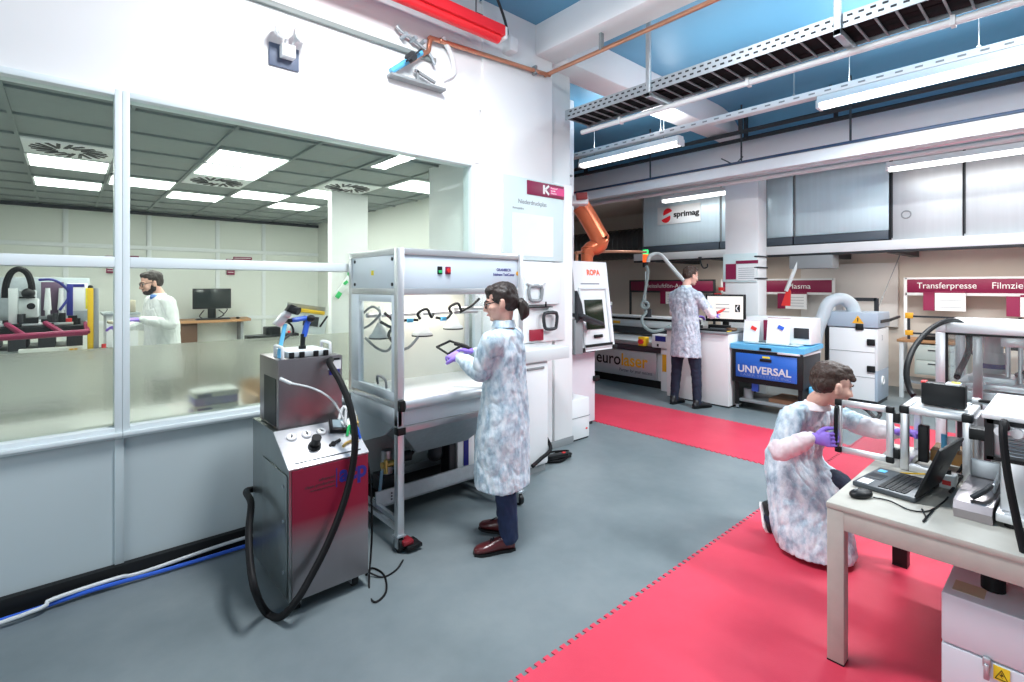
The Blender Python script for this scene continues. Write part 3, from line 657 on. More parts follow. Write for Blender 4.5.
m = MB().obox(slope((AX0+AX1)/2, .028, .009), (.17, .003, .002), RS); m.done('panel_groove', 'dark', t)
MB().box(AX0-.006, AX0-.0, AY0+.02, AY1-.2, .09, .68, .003).done('side_door', 'steel2', t)
m = MB()
for z in (.2, .45, .62): m.cyl((AX0-.012, 2.58, z), (AX0, 2.58, z), .008)
m.done('side_screw', 'galv', t)
for i, x in enumerate((.868, .945, 1.022)):
    g = MB().cyl(slope(x, .205, .006), slope(x, .205, .016), .026, n=24).done('pressure_gauge', 'alud', t)
    MB().cyl(slope(x, .205, .016), slope(x, .205, .018), .022, n=24).done('dial', 'paper', g); MB().obox(slope(x, .208, .019), (.002, .013, .001), RS @ Matrix.Rotation(.5*i-.4, 3, 'Z')).done('pointer', 'black', g); MB().cyl(slope(x, .205, .018), slope(x, .205, .021), .005).done('hub', 'dark', g)
m = MB(); m.cyl(slope(.955, .11, .006), slope(.955, .11, .026), .034, .030); m.cyl(slope(.955, .11, .026), slope(.955, .11, .075), .021, .024); m.done('regulator_knob', 'black', t)
m = MB(); m.obox(slope(1.06, .105, .014), (.035, .006, .006), RS @ Matrix.Rotation(.35, 3, 'Z')); m.cyl(slope(1.05, .10, .006), slope(1.05, .10, .02), .014); m.done('lever', 'black', t)
d = MB().obox(slope(1.115, .215, .02), (.045, .045, .014), RS @ Matrix.Rotation(-.25, 3, 'Z'), .004).done('digital_display', 'black', t)
MB().obox(slope(1.115, .215, .035), (.032, .030, .002), RS @ Matrix.Rotation(-.25, 3, 'Z')).done('display_window', mat('lcd_grey', (.25, .33, .36), .25), d)
m = MB(); m.cyl(slope(1.16, .10, .006), slope(1.16, .10, .03), .01); m.tube([slope(1.09, .07, .012), slope(1.12, .085, .02), slope(1.16, .09, .015), slope(1.18, .075, .012)], .007, 8, 4); m.obox(slope(1.195, .19, .05), (.012, .035, .02), RS @ Matrix.Rotation(.6, 3, 'X'), .004); m.cyl(slope(1.192, .17, .0), slope(1.192, .17, .07), .012); m.done('brass_fitting', 'brass', t)
m = MB(); m.tube([slope(1.15, .2, .03), slope(1.165, .26, .09), slope(1.19, .22, .10), slope(1.185, .14, .04), slope(1.15, .1, .02)], .007, 8, 5); m.tube([slope(1.13, .25, .03), slope(1.16, .29, .08), slope(1.18, .24, .08)], .009, 8, 5); m.done('white_tube', 'offw', t)
MB().tube([slope(1.17, .09, .01), slope(1.175, .12, .05), slope(1.19, .15, .05), slope(1.2, .1, .01)], .007, 8, 4).done('blue_tube', 'blue', t)
MB().tube([slope(1.14, .14, .01), slope(1.155, .17, .05), slope(1.17, .15, .01)], .008, 8, 4).done('green_tube', 'green', t)
for x, y in ((.85, 2.58), (1.15, 2.58), (.85, 3.06), (1.15, 3.06)): caster('caster', (x, y, .07), t, .034)
text('acp', .118, (1.045, AY0-.0085, .598), (1, 0, 0), (0, 0, 1), 'navy', t, bold=.004, width=.148)
MB().box(1.028, 1.033, AY0-.0095, AY0-.008, .575, .672).done('logo_bar', 'navy', t)
for k, (s, z, w) in enumerate((('advanced', .628, .022), ('clean production', .604, .022), ('www.acp-micron.com', .584, .014))): text(s, w, (1.022, AY0-.0085, z), (1, 0, 0), (0, 0, 1), 'dark', t, align='RIGHT')
# chiller box on top
t = E('chiller_unit', (1.0, 2.93, .847), 'stainless steel box unit standing on top of the cleaning machine', 'device')
MB().box(.825, 1.167, 2.765, 3.10, .847, 1.213, .004).done('housing', 'steel', t)
MB().box(.8225, .826, 2.80, 3.01, .86, 1.11).done('side_grille', 'black', t)
for k, (x, y) in enumerate(((.852, 2.785), (1.135, 2.86))):
    m = MB(); m.tube([(x, y, 1.213), (x, y, 1.262), (x, y+.014, 1.274), (x, y+.115, 1.274), (x, y+.13, 1.262), (x, y+.13, 1.213)], .0085, 8, 3); m.done('handle', 'offw', t)
MB().box(.89, 1.11, 2.80, 3.05, 1.213, 1.245, .004).done('top_plate', 'lgrey', t)
m = MB()
for x in (.90, .955, 1.03, 1.085): m.box(x-.013, x+.013, 2.785, 2.80, 1.214, 1.244, .003)
m.done('rubber_block', 'black', t)
m = MB(); m.box(1.085, 1.158, 2.762, 2.7655, 1.135, 1.185); l0 = m.done('rating_plate', 'paper', t); MB().box(1.093, 1.15, 2.7605, 2.7625, 1.105, 1.135).done('blue_badge', 'navy', t); MB().box(1.095, 1.15, 2.7605, 2.7625, 1.187, 1.197).done('black_strip', 'black', t)
m = MB(); m.cyl((1.0, 2.92, 1.245), (1.0, 2.92, 1.262), .02); m.tube([(1.0, 2.92, 1.25), (1.0, 2.91, 1.30), (1.0, 2.91, 1.33)], .014, 8, 3); m.done('socket', 'black', t)
# jointed hose arm with camera
t = E('camera_arm', (1.0, 2.91, 1.262), 'bright blue jointed arm carrying a small black camera on the steel unit', 'camera arm')
m = MB(); m.tube([(1.005, 2.91, 1.325), (1.02, 2.91, 1.40), (1.03, 2.91, 1.435), (1.02, 2.91, 1.452), (.96, 2.90, 1.445), (.935, 2.90, 1.443)], .016, 10, 4); m.done('upper_tube', 'blue', t)
m = MB(); m.sph((1.04, 2.90, 1.45), .025); m.cyl((.94, 2.90, 1.443), (.90, 2.89, 1.44), .014); m.tube([(.90, 2.90, 1.44), (.93, 2.89, 1.41), (.94, 2.89, 1.36), (.90, 2.88, 1.33), (.87, 2.86, 1.30)], .006, 6, 4); m.done('joint', 'black', t)
m = MB(); m.tube([(.895, 2.88, 1.42), (.875, 2.86, 1.34), (.855, 2.84, 1.26), (.85, 2.835, 1.215)], .011, 8, 3); m.done('lower_tube', 'cyan', t)
m = MB(); m.obox((.875, 2.88, 1.45), (.022, .02, .045), Matrix.Rotation(.6, 3, 'Y'), .004); m.obox((.90, 2.87, 1.485), (.02, .02, .02), Matrix.Rotation(.4, 3, 'Y'), .004); m.done('gripper', 'alu', t)
m = MB(); m.cyl((.925, 2.86, 1.515), (.952, 2.835, 1.505), .025, .027); m.obox((.925, 2.865, 1.52), (.026, .026, .026), Matrix.Rotation(.5, 3, 'Y'), .006); m.done('camera', 'black', t)
MB().sph((.905, 2.85, 1.37), .008, n=8).done('red_mark', 'redp', t)
for ch in list(t.children):   # the arm stands a little lower than its parts were laid out
    for v in ch.data.vertices:
        if v.co.z > 0: v.co.z *= .82
# hoses and cables
Hx = lambda x, y, Y: onY(x, y, Y)
m = MB(); pts = [(1.10, 2.76, 1.19), Hx(330, 364, 2.70), Hx(341, 383, 2.60), Hx(351, 410, 2.52), Hx(355, 440, 2.47), Hx(352, 470, 2.465), Hx(343, 505, 2.465), Hx(327, 545, 2.46), Hx(310, 578, 2.455), Hx(296, 601, 2.44), fl(280, 617, .022), fl(266, 612, .022), Hx(255, 590, 2.52), Hx(250, 560, 2.62), Hx(249, 530, 2.74), Hx(251, 503, 2.92), (.775, 3.18, .42), (.86, 3.21, .40)]
m.tube(pts, .0175, 12, 5); tag(m.done('hose', 'rubber'), 'thick black hose looping from the steel unit down to the floor', 'hose')
m = MB(); m.tube([Hx(281, 379, 2.76), Hx(290, 383, 2.73), Hx(312, 388, 2.70), Hx(330, 398, 2.67), Hx(340, 412, 2.64), Hx(345, 425, 2.63), slope(1.13, .22, .04)], .0055, 8, 5); m.cyl(Hx(280, 378.5, 2.76), Hx(291, 383.5, 2.73), .009)
tag(m.done('cable', 'lgrey'), 'thin pale cable arching across the front of the steel unit', 'cable')
m = MB(); pts = [(1.20, 2.62, .72), Hx(369, 470, 2.60), Hx(372, 530, 2.60), fl(369, 585, .006), fl(374, 602, .006), fl(386, 592, .006), fl(384, 575, .006), fl(372, 568, .006), fl(366, 575, .006)]
m.tube(pts, .0055, 6, 5); m.tube([fl(366, 571, .02), fl(382, 577, .006), fl(396, 570, .006), fl(403, 560, .006)], .005, 6, 5)
tag(m.done('cable', 'rubber', ), 'thin black cable hanging in a loop beside the cleaning machine', 'cable')
m = MB(); m.tube([(-2.2, 3.36, .02), (-.3, 3.375, .022), (.1, 3.38, .03), (.5, 3.37, .02), (1.3, 3.36, .02)], .011, 8, 6); tag(m.done('cable', 'blue'), 'bright blue cable on the floor along the black skirting', 'cable')
m = MB(); m.tube([(-2.2, 3.30, .02), (-.3, 3.33, .03), (-.05, 3.37, .05), (.2, 3.40, .045), (.32, 3.41, .03), (.8, 3.41, .05), (1.3, 3.40, .03)], .010, 8, 6); tag(m.done('cable', 'lgrey'), 'pale grey cable on the floor along the black skirting', 'cable')
# ================================================================ SPRAY HOOD
X0, X1, Y0, Y1 = 1.48, 2.50, 2.70, 3.40
t = E('spray_hood', (1.99, 3.05, 0), 'tall aluminium framed spray hood with glazed sides and lit interior', 'hood')
for i, (x, y) in enumerate(((X0, Y0), (X1-.045, Y0), (X0, Y1-.045), (X1-.045, Y1-.045))):
    MB().box(x, x+.045, y, y+.045, .10, 1.83, .004).done('post', 'alu', t)
    caster('caster', (x+.022, y+.022, .10), t, .042)
for z in (1.79, 1.545, .86):
    for y in (Y0, Y1-.04): MB().box(X0+.045, X1-.045, y, y+.04, z, z+.04, .003).done('rail', 'alu', t)
    for x in (X0, X1-.04): MB().box(x, x+.04, Y0+.045, Y1-.045, z, z+.04, .003).done('rail', 'alu', t)
MB().box(X0+.03, X1-.03, Y0+.03, Y1-.03, 1.80, 1.825).done('roof', 'lgrey', t)
MB().box(X0+.045, X1-.045, Y0+.010, Y0+.028, 1.585, 1.79, .003).done('front_fascia', mat('pale_blue_fascia', (.72, .83, .91), .4), t)
p_ = MB().box(X0+.008, X0+.024, Y0+.045, Y1-.045, 1.585, 1.79, .003).done('side_fascia', mat('hood_panel', (.74, .83, .88), .45), t)
m = MB()
for y in (Y0+.08, Y1-.09):
    for z in (1.61, 1.765): m.cyl((X0+.003, y, z), (X0+.01, y, z), .011)
m.done('corner_screws', 'dark', p_); MB().box(X0+.004, X0+.009, 3.03, 3.06, 1.67, 1.70).done('warning_label', 'yel', p_)
m = MB(); m.box(X0, X0+.04, Y0+.045, Y1-.045, .90, .955, .003); m.box(X0, X0+.04, Y1-.16, Y1-.045, .955, 1.545, .003); m.box(X0, X0+.04, Y0+.045, Y0+.08, .955, 1.545, .003); m.box(X0, X0+.04, Y0+.08, Y1-.16, 1.50, 1.545, .003); m.done('side_window_frame', mat('hood_panel', (.74, .83, .88), .45), t)
MB().box(X0+.016, X0+.021, Y0+.08, Y1-.16, .955, 1.50).done('side_window', 'acryl', t, smooth=False)
m = MB(); m.tube([(X0+.01, 2.86, .965), (X0+.0, 2.86, 1.02), (X0-.0, 2.96, 1.03), (X0+.01, 2.97, .975)], .008, 8, 3); m.done('window_handle', 'mid', t)
MB().box(X1-.022, X1-.016, Y0+.045, Y1-.045, .90, 1.545).done('right_window', 'acryl', t, smooth=False)
MB().box(X0+.045, X1-.045, Y1-.03, Y1-.018, .90, 1.545).done('rear_panel', mat('rear_panel_white', (.80, .80, .72), .5), t)
MB().box(X0+.04, X1-.04, Y0+.02, Y1-.03, .865, .905, .003).done('work_surface', 'offw', t)
MB().cyl((X0+.03, Y0-.012, .885), (X1-.03, Y0-.012, .885), .036, n=20).done('front_edge_roll', 'alu', t)
for x in (X0-.003, X1-.03): MB().box(x, x+.033, Y0-.04, Y0, .85, .918, .006).done('edge_cap', 'black', t)
m = MB(); m.box(X0, X1, Y0+.004, Y0+.03, .755, .85, .003); m.box(X0, X0+.03, Y0, Y1, .755, .86, .003); m.box(X1-.03, X1, Y0, Y1, .755, .86, .003); m.done('skirt', mat('hood_panel', (.74, .83, .88), .45), t)
m = MB(); m.box(X0+.0, X1, Y0-.008, Y0+.036, .715, .755, .004); m.done('lower_rail', 'alud', t); m = MB(); m.box(X0-.004, X0+.05, Y0-.012, Y0+.04, .705, .75, .004); m.done('corner_cap', 'black', t)
a = [(X0+.01, Y0+.03, .755), (X1-.01, Y0+.03, .755), (X1-.01, Y1-.02, .755), (X0+.01, Y1-.02, .755)]; b = [(1.78, 2.98, .47), (2.2, 2.98, .47), (2.2, 3.22, .47), (1.78, 3.22, .47)]
MB().loft([[V(p) for p in a], [V(p) for p in b]]).done('hopper', 'galv', t, smooth=False)
MB().prism([(X0+.006, Y0+.05, .755), (X0+.006, Y1-.03, .755), (X0+.006, Y1-.03, .56), (X0+.006, Y1-.12, .53), (X0+.006, Y0+.2, .66)], (.014, 0, 0)).done('side_skirt', mat('hood_panel', (.74, .83, .88), .45), t, smooth=False)
m = MB(); m.tube([(2.0, 3.1, .48), (2.0, 3.1, .40), (2.06, 3.2, .34), (2.2, 3.28, .33)], .05, 12, 4); m.done('drain_duct', 'dark', t)
m = MB(); m.box(X0+.01, X1-.01, Y0+.30, Y0+.315, .17, .27); m.box(X0+.01, X1-.01, Y1-.02, Y1-.01, .17, .24); m.box(X0+.01, X0+.03, Y0+.06, Y1, .17, .20); m.box(X1-.03, X1-.01, Y0+.06, Y1, .17, .20); m.box(X0+.02, X1-.02, Y0+.3, Y1-.01, .165, .175)
m.done('lower_tray', 'galv', t, smooth=False)
MB().box(X0+.03, X1-.03, Y0+.315, Y1-.02, .176, .182).done('tray_liner', 'rubber', t)
m = MB()
for x in (1.60, 1.64):
    for z in (.20, .22, .24): m.cyl((x, Y0+.296, z), (x, Y0+.301, z), .006, n=8)
m.done('tray_holes', 'dark', t)
m = MB(); m.box(X0+.01, X0+.035, Y0+.06, Y1-.05, .115, .145, .003); m.box(X1-.035, X1-.01, Y0+.06, Y1-.05, .115, .145, .003); m.done('foot_rail', 'alu', t)
e = MB().box(1.52, 1.62, 2.645, 2.755, .02, .045, .008).done('brake_pedal', 'black', t); MB().box(1.50, 1.57, 2.66, 2.74, .045, .075, .01).done('pedal_cap', mat('dark_red_rubber', (.25, .01, .02), .5), e)
# hood electrics and inside
m = MB(); m.box(1.765, 1.80, Y0+.002, Y0+.011, 1.675, 1.725, .003); s_ = m.done('switch_plate', 'black', t); MB().box(1.770, 1.795, Y0-.003, Y0+.003, 1.682, 1.70, .002).done('green_button', 'green', s_)
m = MB(); m.box(1.825, 1.865, Y0+.002, Y0+.011, 1.675, 1.725, .003); s_ = m.done('switch_plate', 'mag', t); MB().cyl((1.845, Y0+.004, 1.70), (1.845, Y0-.008, 1.70), .014).done('red_button', 'redp', s_)
text('GRANBECK', .026, (2.255, Y0+.0095, 1.705), (1, 0, 0), (0, 0, 1), 'navy', t, bold=.0006); text('Edelmann TechCenter', .026, (2.225, Y0+.0095, 1.672), (1, 0, 0), (0, 0, 1), 'navy', t, xs=.84, bold=.0006)
MB().disc((2.455, Y0+.009, 1.69), (0, -1, 0), .016, .004).done('orange_dot', 'orange', t)
MB().box(1.58, 2.40, 3.05, 3.25, 1.552, 1.575, .004).done('interior_lamp', 'hoodl', t)
m = MB(); m.cyl((X0+.04, 3.20, 1.40), (X1-.04, 3.20, 1.40), .016, n=12); m.cyl((2.24, 3.2, 1.43), (2.46, 3.0, 1.43), .012); m.done('nozzle_bar', 'alud', t)
for i, (x, z) in enumerate(((1.93, 1.245), (2.20, 1.28), (1.60, 1.25))):
    m = MB(); m.cyl((x, 3.16, z), (x, 3.16, z+.02), .075, .07, 4 if 0 else 20); m.cyl((x, 3.16, z+.02), (x, 3.16, z+.10), .06, .02); m.cyl((x, 3.16, z+.10), (x, 3.17, 1.46), .010)
    q = m.done('nozzle', 'offw' if i < 2 else 'lgrey', t); m = MB(); m.cyl((x, 3.16, z-.008), (x, 3.16, z+.002), .076, n=20); m.done('nozzle_rim', 'black', q)
    if i < 2:
        m = MB(); m.tube([(x-.03, 3.14, z+.12), (x-.06, 3.12, z+.16), (x, 3.10, z+.19), (x+.05, 3.12, z+.13), (x+.08, 3.14, z+.15)], .010, 8, 5); m.done('air_hose', 'black', q)
for q in ([(1.58, 3.12, 1.36), (1.68, 3.10, 1.31), (1.76, 3.12, 1.36), (1.86, 3.10, 1.36)], [(1.60, 3.1, 1.42), (1.66, 3.08, 1.35), (1.62, 3.08, 1.27), (1.68, 3.1, 1.2)], [(2.02, 3.12, 1.37), (2.1, 3.1, 1.36), (2.16, 3.12, 1.40)], [(2.24, 3.13, 1.40), (2.33, 3.1, 1.45), (2.42, 3.12, 1.5)]): MB().tube(q, .010, 8, 5).done('air_line', 'black', t)
m = MB(); m.tube([(1.70, 3.15, 1.15), (1.78, 3.1, 1.17), (1.86, 3.1, 1.24)], .010, 8, 4); m.done('grey_line', 'mid', t)
for x in (1.795, 2.07): MB().box(x-.02, x+.02, 3.085, 3.115, 1.345, 1.375, .003).done('blue_connector', 'cyan', t)
m = MB(); m.tube([(1.53, 3.30, 1.40), (1.55, 3.18, 1.46), (1.56, 3.08, 1.42), (1.55, 3.2, 1.34), (1.53, 3.3, 1.30)], .009, 8, 5); m.tube([(1.55, 3.28, 1.24), (1.57, 3.15, 1.18), (1.56, 2.98, 1.18), (1.55, 2.86, 1.26)], .009, 8, 5); m.done('coiled_line', 'mid', t)
# things on the lower tray
t = E('pump_unit', (1.68, 3.2, .183), 'brass and steel pump assembly on the lower tray of the hood', 'pump')
m = MB(); m.box(1.60, 1.74, 3.12, 3.28, .19, .30, .006); m.done('base', 'dark', t); m = MB(); m.cyl((1.67, 3.2, .30), (1.67, 3.2, .46), .04); m.done('cylinder', 'alud', t)
m = MB(); m.cyl((1.60, 3.14, .38), (1.70, 3.14, .38), .022); m.cyl((1.62, 3.12, .33), (1.62, 3.12, .42), .014); m.done('fitting', 'brass', t)
m = MB(); m.cyl((1.72, 3.12, .42), (1.80, 3.1, .42), .035); m.tube([(1.80, 3.1, .42), (1.9, 3.12, .50), (2.05, 3.16, .54), (2.2, 3.2, .56)], .012, 8, 5); m.done('valve_hose', 'black', t)
MB().tube([(1.58, 3.1, .36), (1.55, 3.06, .28), (1.53, 3.05, .2)], .01, 8, 4).done('blue_line', mat('pale_blue_tube', (.3, .5, .65), .4), t)
t = E('filter_module', (2.28, 3.16, .183), 'small white and blue module standing on the lower tray of the hood', 'device')
MB().box(2.20, 2.36, 3.1, 3.24, .183, .50, .005).done('case', 'offw', t); MB().box(2.255, 2.30, 3.096, 3.101, .2, .49).done('blue_stripe', 'navy', t); MB().box(2.14, 2.20, 3.12, 3.24, .183, .46, .005).done('bracket', 'dark', t)
m = MB(); m.tube([(2.28, 3.17, .50), (2.28, 3.18, .52), (2.32, 3.2, .53)], .012, 8, 4); m.done('connector', 'black', t)
m = MB(); m.tube([(1.52, 3.1, .20), (1.56, 3.05, .192), (1.72, 3.04, .192), (1.86, 3.10, .192), (1.95, 3.16, .192)], .006, 6, 5); tag(m.done('cable', 'lgrey'), 'thin grey cable lying on the black tray liner', 'cable')
# ================================================================ COLUMN, POSTER BOARD, WHITE CABINET
t = E('poster_board', (3.3, 3.42, 1.95), 'pale green information board with a magenta header on the white column', 'board')
MB().box(2.91, 3.70, 3.405, 3.428, 1.84, 2.60, .003).done('board', mat('pale_mint_board', (.68, .82, .82), .4), t)
b_ = MB().box(3.20, 3.70, 3.398, 3.405, 2.455, 2.585, .001).done('header', 'mag', t); MB().box(3.50, 3.70, 3.396, 3.398, 2.485, 2.56).done('header_field', 'magp', b_)
t_l = MB(); t_l.box(3.405, 3.43, 3.396, 3.398, 2.48, 2.565); t_l.bar((3.435, 3.397, 2.525), (3.485, 3.397, 2.565), .002, .022); t_l.bar((3.435, 3.397, 2.52), (3.485, 3.397, 2.48), .002, .022); t_l.done('emblem', 'text_w', b_)
for k in range(3): text(['Kunststoff', 'technik', 'Zentrum'][k], .022, (3.51, 3.3955, 2.54-.024*k), (1, 0, 0), (0, 0, 1), 'text_w', b_)
text('Niederdruckplas', .058, (3.09, 3.404, 2.36), (1, 0, 0), (0, 0, 1), 'text_g', t, xs=.95); text('Atmosphäre', .028, (3.02, 3.404, 2.305), (1, 0, 0), (0, 0, 1), 'text_g', t)
m = MB(); m.box(3.02, 3.55, 3.401, 3.405, 1.88, 2.27); m.done('info_sheet', 'plast', t)
t = E('sample_board', (3.4, 3.42, 1.1), 'white sample board with formed plastic parts and two black loops on the column', 'board')
MB().box(3.08, 3.72, 3.408, 3.428, 1.066, 1.83, .003).done('board', 'offw', t)
m = MB(); m.box(3.14, 3.62, 3.375, 3.408, 1.42, 1.78, .02); m.done('formed_tray', 'plast', t)
m = MB(); m.tube([(3.16, 3.37, 1.63), (3.28, 3.36, 1.60), (3.40, 3.37, 1.63)], .014, 8, 4); m.done('tray_lip', 'lgrey', t)
def loop(cx, cz, w, h, mm, nm, rr=.016):
    pts = [(cx-w, cz+h), (cx+w, cz+h), (cx+w, cz-h*.6), (cx+w*.7, cz-h), (cx-w*.5, cz-h), (cx-w, cz-h*.6)]
    m = MB(); P = [V((x, 3.362, z)) for x, z in pts]; P.append(P[0]); P.append(P[1])
    m.tube(P, rr, 8, 3); return m.done(nm, mm, t)
loop(3.27, 1.53, .075, .065, 'mid', 'grey_loop'); loop(3.47, 1.265, .08, .075, 'dark', 'black_loop')
m = MB(); m.box(3.15, 3.50, 3.36, 3.408, 1.395, 1.405); m.cyl((3.18, 3.375, 1.405), (3.18, 3.375, 1.44), .008); m.cyl((3.42, 3.375, 1.405), (3.42, 3.375, 1.45), .008); m.done('sample_rail', 'black', t)
MB().box(3.23, 3.40, 3.385, 3.408, 1.085, 1.19, .003).done('red_plate', mat('dark_red_plate', (.28, .01, .03), .5), t)
t = E('base_cabinet', (2.85, 3.2, 0), 'white base cabinet with a grey worktop behind the woman', 'cabinet')
MB().box(2.56, 3.12, 3.06, 3.41, .07, .96, .004).done('body', 'offw', t); MB().box(2.58, 3.12, 3.09, 3.40, .001, .07).done('plinth', 'mid', t)
MB().box(2.54, 3.36, 3.02, 3.415, .96, 1.06, .005).done('worktop', 'lgrey', t)
d_ = MB().box(2.57, 3.11, 3.045, 3.06, .09, .94, .003).done('door', 'offw', t); MB().box(2.86, 3.06, 3.035, 3.046, .895, .915, .003).done('handle', 'mid', d_)
m = MB(); m.cyl((3.14, 3.3, .70), (3.165, 3.3, .70), .03); m.cyl((3.14, 3.3, .60), (3.16, 3.3, .60), .02); tag(m.done('wall_valve', 'redp'), 'small red valve knob beside the white base cabinet', 'valve')
m = MB(); m.tube([(3.16, 3.26, .62), (3.17, 3.2, .45), (3.16, 3.14, .3), (3.12, 3.02, .2), (3.0, 3.02, .14), (2.9, 3.02, .10)], .016, 8, 5); tag(m.done('hose', 'rubber'), 'black hose curving down in front of the white base cabinet', 'hose')
t = E('power_strip', (3.35, 3.18, 0), 'black power strip with red switch lying tangled on the floor by the column', 'power strip')
MB().bar((3.28, 3.22, .03), (3.52, 3.16, .03), .06, .045, b=.006).done('body', 'black', t); MB().box(3.44, 3.47, 3.165, 3.19, .052, .058).done('switch', 'redp', t)
m = MB()
for k in range(4):
    pts = [V((3.38+.14*math.cos(a+k)+random.uniform(-.04, .04), 3.2+.09*math.sin(a+k)+random.uniform(-.03, .03), .012+.012*k)) for a in [2*math.pi*q/7 for q in range(8)]]
    m.tube(pts, .007, 6, 4)
tag(m.done('cable', 'rubber'), 'tangle of black cable on the floor at the foot of the column', 'cable')
# ================================================================ LASER MARKING CELL BESIDE THE COLUMN
t = E('support_cabinet', (4.4, 4.0, 0), 'white cabinet carrying the tilted laser cell beside the big white column', 'cabinet')
MB().box(4.0, 4.60, 3.74, 4.35, .04, .84, .006).done('body', mat('lilac_white', (.78, .75, .80), .45), t); MB().box(4.02, 4.58, 3.76, 4.35, .001, .04).done('plinth', 'dark', t); MB().box(3.99, 4.61, 3.73, 4.36, .84, .885, .004).done('top', mat('plum_top', (.16, .10, .13), .5), t)
m = MB(); m.box(4.56, 4.64, 3.70, 3.74, .50, .56, .006); m.done('latch', 'black', t)
t = E('laser_cell', (4.4, 3.9, .886), 'tilted white laser cell with a dark window and four orange letters', 'machine')
A = lambda x, k: V((x, 3.55+.13*k, .886+.99*k))
pr = [(3.55, .886), (3.68, 1.876), (4.25, 1.876), (4.25, .886)]
MB().prism([(4.13, y, z) for y, z in pr], (.60, 0, 0)).done('housing', 'offw', t, smooth=False)
nf = V((0, -.99, .13)).normalized(); uf = V((0, .13, .99)).normalized(); RF = Matrix((V((1, 0, 0)), uf, nf)).transposed()
fp = lambda x, k, h=0: V((x, 3.55, .886))+uf*k+nf*h
m = MB()
for x in (4.20, 4.66): m.obox(fp(x, .36, .008), (.012, .33, .008), RF, .003)
for k in (.69, .04): m.obox(fp(4.43, k, .008), (.24, .012, .008), RF, .003)
dr = m.done('door_frame', 'lgrey', t)
MB().obox(fp(4.42, .40, .006), (.155, .165, .004), RF).done('door_window', 'glassd', t); m = MB().obox(fp(4.44, .155, .012), (.07, .018, .01), RF, .004); m.done('door_handle', 'black', t); m = MB().obox(fp(4.43, .06, .02), (.235, .014, .006), RF); m.done('lower_slot', 'black', t)
m = MB(); m.obox(fp(4.15, .02, .01), (.03, .025, .02), RF, .006); m.done('foot', 'black', t); m = MB(); m.obox(fp(4.71, .02, .01), (.03, .025, .02), RF, .006); m.done('foot', 'black', t); MB().obox(fp(4.40, .745, .002), (.16, .006, .001), RF).done('grey_line', 'text_g', t)
text('ROBA', .085, fp(4.36, .845, .001), (1, 0, 0), uf, mat('orange_red_print', (.85, .14, .06), .5), t, bold=.004)
t = E('control_console', (4.05, 3.46, 1.0), 'dark grey control console arm between the column and the laser cell', 'console')
m = MB(); m.prism([(3.95, 3.44, 1.55), (4.02, 3.44, 1.42), (4.05, 3.44, 1.30), (3.95, 3.44, 1.22)], (0, .04, 0)); m.done('back_plate', 'dark', t, smooth=False)
m = MB(); m.bar((3.97, 3.46, 1.30), (4.32, 3.46, 1.19), .16, .035, b=.008); m.done('tray', 'dark', t); m = MB(); m.box(3.94, 4.06, 3.46, 3.54, .886, 1.25, .004); m.done('stand', 'mid', t)
t = E('extraction_box', (4.0, 3.6, 0), 'small white fume extraction box with black pipe on the floor by the column', 'extraction unit')
MB().box(3.86, 4.14, 3.44, 3.72, .015, .43, .008).done('case', 'offw', t); MB().box(3.87, 4.13, 3.45, 3.71, .0, .015).done('foot', 'black', t); MB().box(3.856, 4.144, 3.436, 3.724, .235, .242).done('seam', 'mid', t); MB().box(4.08, 4.105, 3.436, 3.441, .10, .115).done('red_mark', 'redp', t)
m = MB(); m.tube([(3.93, 3.58, .43), (3.93, 3.58, .53), (3.91, 3.58, .59), (3.86, 3.60, .62), (3.80, 3.62, .60)], .038, 12, 4); m.done('exhaust_pipe', 'black', t)
m = MB(); P = lambda x, y, d: at(x, y, d)
m.tube([P(581, 206, 6.3), P(589, 219, 6.3), P(600, 239, 6.3)], .115, 16, 4); m.tube([P(600, 239, 6.3), P(598, 246, 6.3), P(590, 249, 6.3), P(587, 255, 6.3)], [.115, .105, .09, .085], 16, 4); m.tube([P(587, 254, 6.3), P(587, 264, 6.3)], .075, 16)
m.torus(P(600, 240, 6.3), (1, 0, -1), .11, .014); m.torus(P(589, 250, 6.3), (.4, .2, 1), .09, .012)
tag(m.done('exhaust_duct', 'duct'), 'glossy orange copper exhaust duct bending down behind the laser cell', 'duct')
m = MB(); m.tube([P(576.5, 262, 6.9), P(577, 254, 6.9), P(579, 252.5, 6.9), (9.6, 7.0, P(640, 251, 8).z+.25)][:3]+[P(610, 251.5, 7.6), P(646, 252, 8.4)], .022, 10, 4); tag(m.done('copper_pipe', 'copper'), 'thin copper pipe running from the laser cell to the far panels', 'pipe')
t = E('wall_lamp_box', (4.6, 4.3, 2.6), 'white angled lamp box with a dark red end above the orange duct', 'lamp')
MB().bar(P(566, 201, 6.1), P(587, 201, 6.1), .2, .10, b=.006).done('box', 'offw', t); MB().bar(P(576, 197, 6.0), P(587, 196, 6.0), .1, .08, b=.006).done('red_end', mat('dark_red_end', (.22, .02, .02), .5), t)
m = MB(); m.cyl((9.3, 5.2, 2.52), (9.3, 8.9, 2.52), .32, n=28)
for k in range(28): m.torus((9.3, 5.25+k*.13, 2.52), (0, 1, 0), .322, .012, 28, 4)
tag(m.done('spiral_duct', mat('dark_duct', (.075, .085, .085), .4, .5)), 'wide dark ribbed spiral duct under the brown ceiling beyond the orange duct', 'duct')
